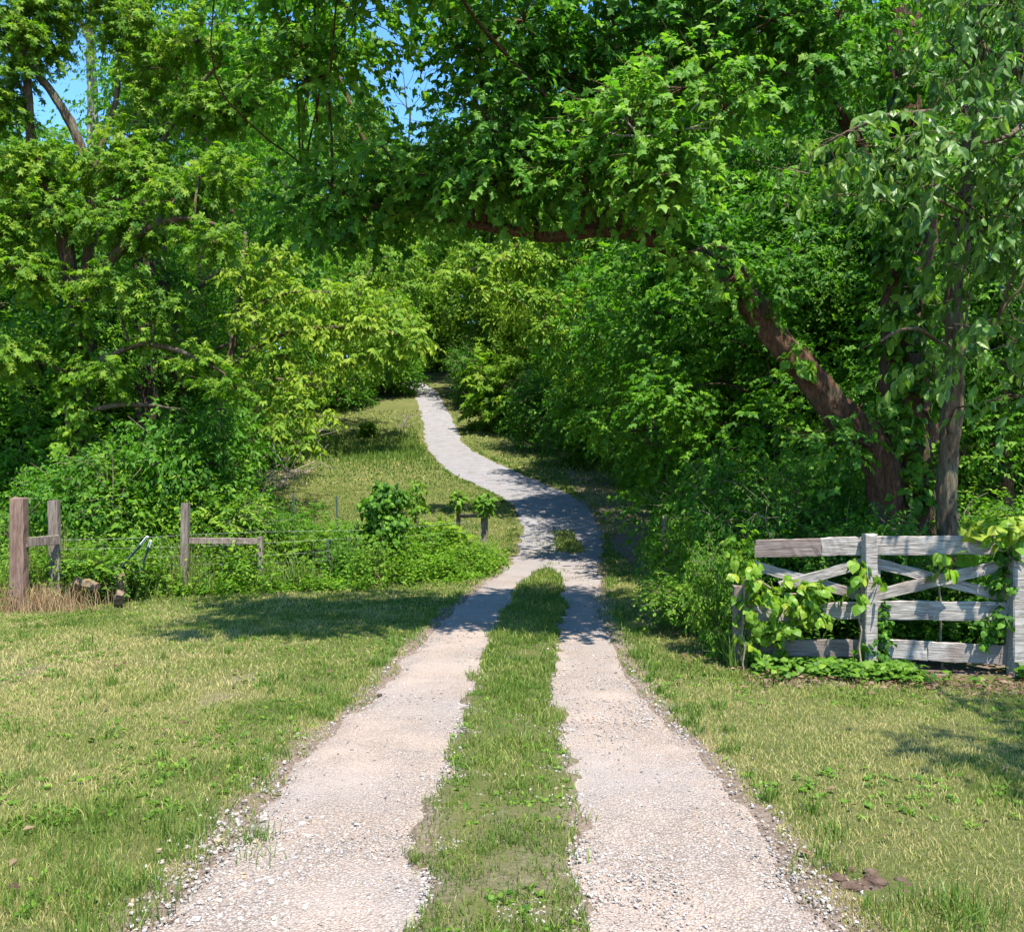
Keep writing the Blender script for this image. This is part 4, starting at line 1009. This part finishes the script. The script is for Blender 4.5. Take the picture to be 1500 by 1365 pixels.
TREES = [
 # key, px, d, top py, width, label
 ('near_d', -60, 21, 120, 1.1, 'dark tree at the far left edge of the photo behind the walnut'),
 ('near_a', 40, 23, 255, 1.0, 'mid green tree low behind the walnut left of the pale trunk'),
 ('near_d', 165, 25, 300, 1.2, 'dark low-crowned tree filling below the sky gap between the two trunks'),
 ('near_a', 255, 25, -40, 1.0, 'tall green tree right of the ivy-darkened trunk'),
 ('near_d', 290, 32, -60, .9, 'dark tall tree between the walnut and the maple limb tip'),
 ('far_a', 200, 40, 230, .9, 'rounded tree deep in the left wood behind the walnut branches'),
 ('far_c', 90, 42, 260, 1.0, 'dark deep-wood tree low behind the pale trunk'),
 ('far_c', -80, 40, 100, 1.0, 'shadowy deep-wood tree beyond the left edge'),
 ('far_c', 300, 50, 40, .9, 'dark tree above the bare fallen branches at the meadow edge'),
 ('far_d', 300, 54, 100, .72, 'yellow-green feathery tree overhanging the shaded meadow left of the drive'),
 ('far_b', 518, 66, 130, .7, 'pale green tree left of the drive where it climbs'),
 ('far_c', 450, 66, 20, .9, 'dark tall tree on the slope behind the yellow-green one'),
 ('far_c', 525, 74, 140, .8, 'dark tree left of the sky gap on the slope'),
 ('far_b', 590, 82, 205, .8, 'rounded tree whose top closes the bottom of the sky gap'),
 ('far_a', 640, 92, 235, .9, 'green tree hanging over the bend at the top of the drive'),
 ('far_b', 705, 68, 300, .62, 'sunlit light green tree framed by the arch right of the drive top'),
 ('far_c', 665, 104, 170, .9, 'dark hilltop tree behind the drive bend'),
 ('far_b', 785, 61, 250, .66, 'sunlit yellow-green tree under the middle of the arching limb'),
 ('far_a', 740, 80, 60, .9, 'tall green tree behind the sunlit arch trees'),
 ('far_d', 850, 53, 180, .62, 'feathery bright tree under the right end of the arching limb'),
 ('far_c', 830, 66, -40, .9, 'dark tall tree on the right slope above the arch'),
 ('far_a', 905, 44, 60, .62, 'green tree over the hedge where the drive curves left'),
 ('near_b', 945, 35, 130, .95, 'maple-leaved tree in the hedge right of the grassy verge'),
 ('near_d', 1005, 31, -80, 1.0, 'dark tall tree in the hedge behind the leaning limb'),
 ('near_a', 1010, 23, 230, .85, 'bushy green tree in the hedge beside the slim dark post'),
 ('near_b', 1075, 18.5, 150, .95, 'maple-leaved hedge tree left of the leaning limb'),
 ('near_a', 1110, 24, -150, 1.0, 'tall green tree seen between the limb and the big trunk'),
 ('near_b', 1150, 15.0, 240, .8, 'bushy tree directly behind the leaning limb'),
 ('near_d', 1230, 18, -100, 1.0, 'dark tall tree behind the big maple trunk'),
 ('near_a', 1290, 14, 180, .8, 'leafy tree just behind the big maple trunk'),
 ('near_d', 1390, 16, -80, 1.0, 'dark tree behind the slim straight elm'),
 ('near_a', 1470, 13.5, 100, .9, 'green tree at the right edge behind the broad fence post'),
 ('near_d', 1560, 15, -100, 1.1, 'dark tree beyond the right edge of the photo'),
 ('far_c', 1000, 48, -60, 1.0, 'dark deep-wood tree right of the drive slope'),
 ('far_c', 1180, 36, -120, 1.0, 'dark deep-wood tree behind the right hedge'),
 ('far_c', 1400, 32, -150, 1.0, 'dark deep-wood tree behind the elm'),
 ('far_c', 770, 100, 330, 1.0, 'dark tree low on the hilltop right of the drive top'),
 ('far_a', 930, 90, 0, 1.0, 'tall hilltop tree right of the drive'),
 ('far_a', 380, 95, 120, 1.0, 'hilltop tree far behind the left wood'),
 ('far_a', 200, 70, 250, 1.0, 'far tree seen low through the gap right of the pale trunk'),
 ('far_a', 20, 75, 250, 1.0, 'far tree seen low at the left edge behind the wood'),
]
for i, (key, px, d, top, sxy, lab) in enumerate(TREES):
    if top < -20: top = -20 + (top + 20) * .25
    x = (px - 750) * d / 1250; z = float(H(x, d)); Hh = (682.5 - top) * d / 1250 + EYE - z
    s = sxy * (12 if key[0] == 'n' else 18) / Hh          # keep the width in metres whatever the height
    s = sxy * (s / sxy) ** .55
    put_tree(key, x, d, Hh, s, i * 1.7 + .4, lab, 'trees of the woodland edge', 'woodland_tree')

# ------------------------------------------------------------------ shrubs
def make_shrub(seed, lmat, Hh, R, S, tm, ncl, n, nl, hang=.1, L=.3):
    rg = np.random.default_rng(seed); wood = Acc(); lf = Acc()
    for k in range(ncl):
        a = rg.uniform(0, 6.28); rr = R * math.sqrt(rg.random()) * .85
        z = Hh * rg.uniform(.15, .9) * (1 - .35 * (rr / R) ** 2)
        p = np.array([math.cos(a) * rr, math.sin(a) * rr, z])
        b = np.array([p[0] * .02, p[1] * .02, -.05])
        if k % 2 == 0: tube(wood, [b, (b + p) / 2 + rg.normal(0, .06, 3), p], [.014, .010, .005], 5, .25, .05, rng=rg)
        r = R * rg.uniform(.26, .42)
        clump(lf, wood if k % 3 == 0 else None, p, np.array([r, r, r * .8]), n, nl, S, tm, rg, L, .25, hang, .5 + rg.normal(0, .13), .5)
    return wood, lf
def libs(key, seed, lmat, *a, **k):
    w, l = make_shrub(seed, lmat, *a, **k); LIB[key] = dict(w=w, l=l, lmat=lmat, bmat=M['twig'], H=a[0], first=None)
libs('bush_a', 51, M['shrub'], 1.6, 1.0, .085, T_OVAL, 34, 40, 8)
libs('bush_b', 52, M['wood_green'], 1.6, 1.0, .075, T_OVAL, 38, 52, 8, .3)

libs('bush_d', 54, M['wood_green'], 1.6, 1.0, .09, T_OVAL, 36, 40, 8)
libs('bush_e', 55, M['wood_light'], 1.6, 1.0, .16, T_PALM, 30, 24, 5)
SHRUBS = [
 ('bush_e', 440, 15.4, .95, .5, 'small yellow-green bush midway along the left wire fence'),
 ('bush_a', 325, 14.7, .62, .5, 'low light bush under the long broken rail'),
 ('bush_b', 505, 15.3, .80, .45, 'small fine-leaved bush left of the vine heap'),
 ('bush_b', 1300, 9.25, 1.5, .6, 'bush rising behind the middle fence post against the maple trunk'),
 ('bush_d', 752, 84, 7.0, 1.5, 'dark bush high on the bank right of the far drive'),
 ('bush_d', 800, 70, 7.0, 1.5, 'dark tall bush on the bank behind the sunlit arch trees'),
 ('bush_d', 612, 98, 7.0, 1.4, 'dark bush closing the view at the very top of the drive'),
 ('bush_d', 650, 92, 6.0, 1.3, 'dark bush right of the very top of the drive'),
 # key, px, d, height, width factor, label
 ('bush_d', -30, 16.5, 2.2, 1.0, 'dark shrub behind the tall square post'),
 ('bush_a', 60, 14.6, 1.15, .8, 'small light shrub seen between the two braced posts'),
 ('bush_b', 130, 15.3, 1.9, 1.0, 'fine-leaved bush round the foot of the walnut trunk'),
 ('bush_e', 170, 15.6, 1.75, .85, 'yellow-green bush above the metal stakes'),
 ('bush_a', 215, 15.4, 2.2, 1.1, 'tall light bush right of the walnut foot'),
 ('bush_b', 275, 16.0, 2.6, 1.2, 'high leafy bush under the low walnut branch'),
 ('bush_a', 300, 15.3, 1.45, .9, 'bright bush behind the old post with the broken rail'),
 ('bush_b', 340, 16.2, 1.05, .85, 'rounded bush at the end of the broken rail'),
 ('bush_a', 385, 15.6, 1.15, .55, 'light viny bush over the short grey post'),
 ('bush_d', 410, 17.0, 1.05, .8, 'dark bush at the near edge of the mown meadow'),
 ('bush_a', 470, 15.9, 1.20, .65, 'upright bush round the thin metal stakes'),
 ('bush_a', 515, 16.1, 1.15, .55, 'narrow bush left of the vine-smothered post'),
 ('bush_e', 640, 17.4, 1.05, .55, 'yellow-green bush between vine post and leaf-topped brace'),
 ('bush_a', 600, 16.6, .95, .7, 'low light bush right of the vine-smothered post'),
 ('bush_b', 232, 14.9, .95, .7, 'low bush right of the metal stakes'),
 ('bush_a', 140, 13.4, .72, .7, 'low weedy bush round the rotten log'),
 ('bush_d', 270, 24, 3.4, 1.3, 'dark tall bush in the shade below the walnut limb'),
 ('bush_d', 20, 21, 3.6, 1.4, 'dark tall bush low in the left wood'),
 ('bush_e', 262, 31, 2.6, 1.3, 'light bush at the left end of the meadow'),
 ('bush_e', 400, 40.5, 2.2, 1.2, 'pale bush at the shaded far meadow edge'),
 ('bush_e', 325, 40, 3.6, 1.3, 'straggly pale bush among bare fallen branches'),
 ('bush_e', 540, 52, 1.0, 1.2, 'low weed bush in the sunny meadow by the shade edge'),
 ('bush_d', 480, 63, 3.6, 1.8, 'dark bush at the top of the meadow'),
 ('bush_d', 568, 70, 4.2, 1.6, 'dark bush left of the drive top'),
 ('bush_b', 712, 63, 5.0, 1.3, 'leafy bush right of the drive top'),
 ('bush_e', 755, 54, 5.2, 1.25, 'bright bush leaning to the drive on the slope'),
 ('bush_b', 822, 47, 5.0, 1.2, 'rounded hedge bush above the drive curve'),
 ('bush_d', 875, 41, 4.5, 1.2, 'dark hedge bush over the shaded bank'),
 ('bush_b', 945, 33, 3.6, 1.1, 'hedge bush behind the grassy verge'),
 ('bush_b', 1035, 27, 3.0, 1.1, 'hedge bush right of the verge clearing'),
 ('bush_a', 1010, 19.8, 1.5, .65, 'light bush at the hedge corner by the drive dip'),
 ('bush_a', 1000, 17.4, .8, .8, 'low bush at the right side of the dip'),
 ('bush_b', 1040, 15.6, 2.2, .95, 'hedge bush behind the slim dark post'),
 ('bush_a', 1050, 12.4, 1.65, .85, 'leafy bush between the slim post and the fence'),
 ('bush_a', 1062, 8.95, 1.35, .36, 'sunlit bush against the left end of the board fence'),
 ('bush_a', 1045, 10.4, .85, .75, 'low bush beside the left fence end'),
 ('bush_b', 1110, 10.8, 2.2, .9, 'tall hedge bush behind the left half of the fence'),
 ('bush_d', 1190, 10.2, 1.5, .9, 'dark bush behind the left fence crossing'),
 ('bush_b', 1230, 11.6, 2.6, .95, 'high bush left of the maple foot'),
 ('bush_d', 1330, 9.4, 1.0, .8, 'dark bush behind the right fence crossing'),
 ('bush_a', 1440, 10.4, 1.9, .9, 'leafy bush right of the slim elm foot'),
 ('bush_b', 1490, 9.0, 1.2, .7, 'bush behind the broad right fence post'),
 ('bush_d', 1560, 9.6, 1.6, 1.0, 'dark bush beyond the right end of the fence'),
]
for i, (key, px, d, hh, wf, lab) in enumerate(SHRUBS):
    p = LIB[key]; x = (px - 750) * d / 1250
    hh *= 1.3 if px < 420 and d < 22 else 1.0
    if px > 900 and d < 22: wf *= .85
    put_tree(key, x, d, hh, wf * 1.6 / hh * (1.25 if d < 20 else hh / 2.2), i * 2.1, lab, 'bushes of the hedge and fence lines', 'bush', 'bush')

# vine heads on posts, the vine-smothered post, the tall thin weed
def vine(name, label, pts, lmat, tm, S, seed, cat='vine', n=26, nl=5, L=.16, hang=.6, tint=.55, stems=(), group=None):
    rg = np.random.default_rng(seed); c0 = np.mean([p[0] for p in pts], 0)
    root = empty(name, tuple(c0), label, cat, group); lf = Acc(); wd = Acc()
    for (p, r) in pts:
        clump(lf, None, p, np.asarray(r), n, nl, S, tm, rg, L, .3, hang, tint + rg.normal(0, .06), .4)
    for st in stems:
        wd = Acc(); tube(wd, st, [.011] * (len(st) - 1) + [.006], 5, .12, .1, .01, rng=rg); wd.obj('stem', M['twig'], root, tuple(c0))
    lf.obj('leaves', lmat, root, tuple(c0))
d = 15.5
vine('climbing_vine', 'dark green vine heaped over the thick old post', [(P(560 + 13 * math.sin(k * 1.9), 718 + k * 10, d - .05 * (k % 3)), (.16 + .12 * ((k * 7) % 5) / 5, .18, .13)) for k in range(14)] + [(P(535, 838, d), (.22, .2, .14)), (P(578, 765, d), (.14, .14, .18)), (P(536, 790, d), (.16, .16, .16)), (P(583, 728, d), (.08, .08, .06))],
     M['ivy'], T_HEART, .095, 61, n=48, nl=5, hang=.8, stems=[[gz(561, d) , P(553, 780, d), P(562, 725, d)], [gz(548, d), P(540, 800, d), P(556, 740, d)]])
vine('climbing_vine', 'ivy leaves clothing the walnut trunk', [(P(112 + 14 * math.sin(k * 2.1), 700 - k * 24, 15.75), (.22, .16, .2)) for k in range(11)], M['shrub'], T_HEART, .12, 73, n=34, nl=5, L=.18, tint=.5)
vine('climbing_vine', 'tuft of vine leaves on the near post of the drive brace', [(P(710, 737, 18.9), (.16, .16, .18))], M['ivy'], T_HEART, .09, 62, n=80, tint=.7)
vine('climbing_vine', 'tuft of vine leaves on the farther thin post of the drive brace', [(P(672, 731, 20.9), (.12, .12, .2))], M['ivy'], T_HEART, .09, 63, n=50, tint=.75)
d = 17
vine('sapling', 'thin leafy sapling right of the vine-smothered post', [(P(612, 712, d), (.1, .1, .12)), (P(606, 728, d), (.14, .14, .15)), (P(614, 745, d), (.18, .18, .15)), (P(608, 765, d), (.2, .2, .15)), (P(612, 785, d), (.22, .2, .15))],
     M['shrub'], T_OVAL, .10, 64, 'sapling', 22, 6, stems=[[gz(611, d), P(610, 760, d), P(615, 700, d)]])
# grape vines on the right fence
vine('grape_vine', 'yellow-green grape vine spilling over the left end of the board fence',
     [(FP(1090, 845, -.12), (.18, .12, .25)), (FP(1085, 800, -.05), (.2, .16, .2)), (FP(1120, 860, -.12), (.14, .08, .09)), (FP(1150, 866, -.14), (.14, .08, .09)), (FP(1185, 868, -.14), (.12, .08, .08)), (FP(1160, 885, -.13), (.16, .07, .08)),
      (FP(1100, 885, -.12), (.14, .1, .12)), (FP(1192, 900, -.12), (.08, .06, .12)), (FP(1180, 890, -.13), (.10, .06, .08)), (FP(1150, 920, -.1), (.12, .05, .08)), (FP(1092, 930, -.1), (.08, .06, .14)), (FP(1140, 935, -.1), (.07, .05, .05)), (FP(1196, 862, -.14), (.06, .04, .05))],
     M['vine'], T_HEART, .088, 65, n=11, nl=4, L=.13, stems=[[gz(1090, 8.2), FP(1094, 850, -.12), FP(1150, 872, -.12), FP(1200, 865, -.12)]])
vine('grape_vine', 'grape vine leaves hanging on the middle fence post', [(FP(1258, 846, -.16), (.09, .06, .07)), (FP(1278, 838, -.17), (.07, .05, .05)), (FP(1255, 868, -.16), (.05, .04, .05)), (FP(1262, 820, -.16), (.04, .03, .05)), (FP(1257, 945, -.14), (.05, .04, .05))],
     M['vine'], T_HEART, .12, 66, n=3, nl=3, L=.10, tint=.5, stems=[[gz(1262, 8.0), FP(1259, 900, -.15), FP(1262, 830, -.15)]])
vine('grape_vine', 'large-leaved grape vine crowning the broad right post', [(FP(1480, 762, -.1), (.14, .1, .09)), (FP(1465, 785, -.12), (.09, .07, .12)), (FP(1492, 785, -.16), (.07, .05, .08)), (FP(1430, 765, .05), (.12, .08, .05)), (FP(1475, 775, -.14), (.1, .06, .1))],
     M['vine'], T_HEART, .115, 67, n=7, nl=3, L=.12, tint=.65, stems=[[gz(1474, 8.15), FP(1472, 870, .05), FP(1476, 770, 0)]])
vine('grape_vine', 'green vine sprig poking through the right fence crossing', [(FP(1372, 818, -.05), (.10, .08, .09)), (FP(1385, 835, -.06), (.08, .06, .07)), (FP(1420, 816, -.03), (.10, .06, .05))],
     M['ivy'], T_HEART, .115, 68, n=4, nl=3, L=.10, tint=.85, stems=[[gz(1380, 8.3), FP(1378, 870, .05), FP(1375, 815, -.02)]])
vine('ivy', 'dark ivy climbing beside the middle fence post foot', [(FP(1294, 905, -.03), (.05, .05, .12)), (FP(1290, 935, -.05), (.07, .06, .12)), (FP(1280, 965, -.12), (.11, .08, .07))], M['ivy'], T_HEART, .05, 69, n=30, nl=5, L=.08, tint=.3)
vine('ivy', 'dark ivy on the fence left of the broad right post', [(FP(1466, 850, -.03), (.06, .05, .16)), (FP(1462, 905, -.05), (.09, .06, .1)), (FP(1468, 820, -.03), (.05, .05, .1)), (FP(1440, 925, .0), (.12, .08, .12))], M['ivy'], T_HEART, .06, 70, n=16, nl=5, L=.09, tint=.35)
vine('climbing_vine', 'vine leaves clothing the big maple trunk', [(P(1330 + 25 * math.sin(k * 2.3), 720 - k * 48, 9.85), (.30, .12, .24)) for k in range(14)], M['ivy'], T_HEART, .10, 71, n=40, nl=5, L=.16, tint=.5)
vine('climbing_vine', 'vine leaves hanging on the leaning maple limb', [(P(px, py, 9.55), (.16, .1, .14)) for px, py in ((1010, 368), (1005, 350), (1070, 430), (1165, 530), (1235, 640))], M['ivy'], T_HEART, .10, 72, n=16, nl=4, L=.14, tint=.4)

# bare fallen branches at the far meadow edge and dead twigs
rg = np.random.default_rng(77)
def dead_branch(px, py, d, reach, label):
    acc = Acc(); a = P(px, py, d); a[2] = float(H(a[0], a[1]))
    for k in range(7):
        e = a + np.array([rg.uniform(-.3, 1), rg.uniform(-.3, .3), rg.uniform(.3, 1.1)]) * reach
        m = (a + e) / 2 + rg.normal(0, .12, 3) * reach
        tube(acc, [a, m, e], [.035, .022, .008], 5, .3, .1, .02, rng=rg)
        for j in range(3):
            s = m + (e - m) * rg.random(); tube(acc, [s, s + rg.normal(0, .25, 3) * reach + np.array([0, 0, .12]) * reach], [.012, .004], 4, .3, rng=rg)
    o = acc.obj('dead_branch', M['bark_pale'], None, tuple(a)); o.location = a; tag(o, label, 'branch', 'dead branches at the meadow edge')
dead_branch(362, 690, 34, 2.6, 'bare grey branch reaching over the left end of the meadow')
dead_branch(420, 660, 38, 2.4, 'bare pale branch in the bush right of the meadow corner')
dead_branch(590, 650, 55, 1.2, 'small bare brush pile on the bank left of the drive')

# ------------------------------------------------------------------ ground cover, tall weeds, litter (stuff)
ca = Acc(); rg = np.random.default_rng(81)
n = 2600; x = rg.uniform(2.3, 6.8, n); y = fence_y(x) + rg.normal(-.16, .20, n)
cov = fbm(x * 2, y * 2, 7) > .40; x, y = x[cov], y[cov]
for k in range(3):
    n = len(x); a = rg.uniform(0, 6.28, n)
    A = np.stack([np.cos(a), np.sin(a), rg.uniform(-.1, .6, n)], 1)
    Pp = np.stack([x + rg.normal(0, .03, n), y + rg.normal(0, .03, n), H(x, y) + rg.uniform(.02, .13, n)], 1)
    put_leaves(ca, Pp, A, np.array([0, -.3, 1.0]) + rg.normal(0, .35, (n, 3)), rg.uniform(.035, .085, n), T_HEART, .45 + rg.normal(0, .22, n))
# hedge foot on both sides of the drive
n = 7000; y = rg.uniform(8.6, 20, n); edge = np.interp(y, [8.6, 11, 16, 20], [2.2, 2.35, 2.75, 3.4]); x = edge + np.abs(rg.normal(0, .5, n)) + (fbm(y * 1.3, y * 0, 6) - .5) * .4
for k in range(2):
    a = rg.uniform(0, 6.28, n); A = np.stack([np.cos(a), np.sin(a), rg.uniform(-.1, .8, n)], 1)
    hgt = np.clip((x - edge) * .55, 0, .5)
    Pp = np.stack([x + rg.normal(0, .04, n), y, H(x, y) + .02 + rg.random(n) * (.08 + hgt)], 1)
    put_leaves(ca, Pp, A, np.array([-.2, -.3, 1.0]) + rg.normal(0, .4, (n, 3)), rg.uniform(.04, .10, n), T_OVAL, .35 + rg.normal(0, .2, n))
tag(ca.obj('ground_cover', M['cover']), kind='stuff')

wa = Acc(); rg = np.random.default_rng(82)
pth = np.array([(-7.6, 12.4), (-5.8, 13.2), (-4.0, 14.1), (-2.2, 15.0), (-.95, 16.0), (-.55, 17.6)])
t = rg.uniform(0, 5, 11000); i = np.minimum(t.astype(int), 4); f = (t - i)[:, None]
q = pth[i] * (1 - f) + pth[i + 1] * f; q = q + np.stack([rg.normal(0, .15, len(q)), np.abs(rg.normal(0, .75, len(q))) - .1], 1)
n = len(q); grass(wa, q[:, 0], q[:, 1], rg.uniform(.2, .9, n) * np.clip((fbm(q[:, 0] * 1.3, q[:, 1] * 1.3, 4) - .33) * 4, .12, 1.35) * np.interp(q[:, 0], [-2.2, -1.2], [1, .5]), rg.uniform(.010, .02, n), .55 + rg.normal(0, .22, n), rg, 0, .35)
# rough grass at meadow margins and verge by the hedge
n = 5000; y = rg.normal(47, 3.4, n); x = eL(y) - .3 - np.abs(rg.normal(0, 4.0, n)); grass(wa, x, y, rg.uniform(.08, .5, n) * (.3 + fbm(x * .5, y * .5, 3)), np.full(n, .05), .35 + rg.normal(0, .15, n), rg, 0, .3)
n = 9000; y = rg.uniform(8.2, 19, n); x = np.interp(y, [8.2, 11, 16, 19], [2.15, 2.25, 2.65, 3.2]) + np.abs(rg.normal(0, .28, n)) - .05
grass(wa, x, y, rg.uniform(.10, .42, n), rg.uniform(.008, .016, n), .25 + rg.normal(0, .15, n), rg, 0, .4)
tag(wa.obj('tall_weeds', M['tall_grass']), kind='stuff')
wb = Acc()
t = rg.uniform(0, 4.9, 6500); i = np.minimum(t.astype(int), 4); f = (t - i)[:, None]
q = pth[i] * (1 - f) + pth[i + 1] * f; q = q + np.stack([rg.normal(0, .2, len(q)), rg.normal(.35, .45, len(q)) + (fbm(q[:, 0] * 1.1, q[:, 1] * 0, 8) - .5) * 1.0], 1); n = len(q)
U = np.stack([rg.normal(0, .3, n), rg.normal(0, .3, n), np.ones(n)], 1)
sprays(wb, None, np.stack([q[:, 0], q[:, 1], H(q[:, 0], q[:, 1]) + .02], 1), U, rg.uniform(.25, 1.0, n) * np.clip((fbm(q[:, 0] * 1.6, q[:, 1] * 1.6, 14) - .34) * 4, .15, 1.3) * np.interp(q[:, 0], [-2.2, -1.2], [1, .5]), 7, .082, T_OVAL, rg, .05, .3, .6, .5)
tag(wb.obj('leafy_weeds', M['shrub']), kind='stuff')
da = Acc()
n = 1500; x = rg.normal(-6.9, .45, n); y = rg.normal(12.1, .16, n); grass(da, x, y, rg.uniform(.1, .45, n), np.full(n, .007), .45 + rg.normal(0, .2, n), rg, 0, .5)
n = 700; x = rg.normal(-2.35, .16, n); y = rg.normal(15.1, .15, n); grass(da, x, y, rg.uniform(.1, .4, n), np.full(n, .008), .45 + rg.normal(0, .2, n), rg, 0, .5)
tag(da.obj('dry_stalks', M['dry']), kind='stuff')
la = Acc(); n = 1500
x = rg.uniform(2.1, 6.8, n); y = fence_y(x) + rg.normal(-.5, .26, n)
x = np.concatenate([x, rg.uniform(1.7, 2.5, 350), rg.uniform(-6, 3, 160)]); y = np.concatenate([y, rg.uniform(8, 13, 350), rg.uniform(3, 9, 160)]); n = len(x)
k_ = road_sd(x, y) < .0; x, y = x[k_], y[k_]; n = len(x)
a = rg.uniform(0, 6.28, n); A = np.stack([np.cos(a), np.sin(a), rg.uniform(-.1, .3, n)], 1)
put_leaves(la, np.stack([x, y, H(x, y) + .022 + .02 * rg.random(n)], 1), A, np.array([0, 0, 1.0]) + rg.normal(0, .4, (n, 3)), rg.uniform(.03, .075, n), T_OVAL, .5 + rg.normal(0, .25, n))
tag(la.obj('leaf_litter', M['litter']), kind='stuff')
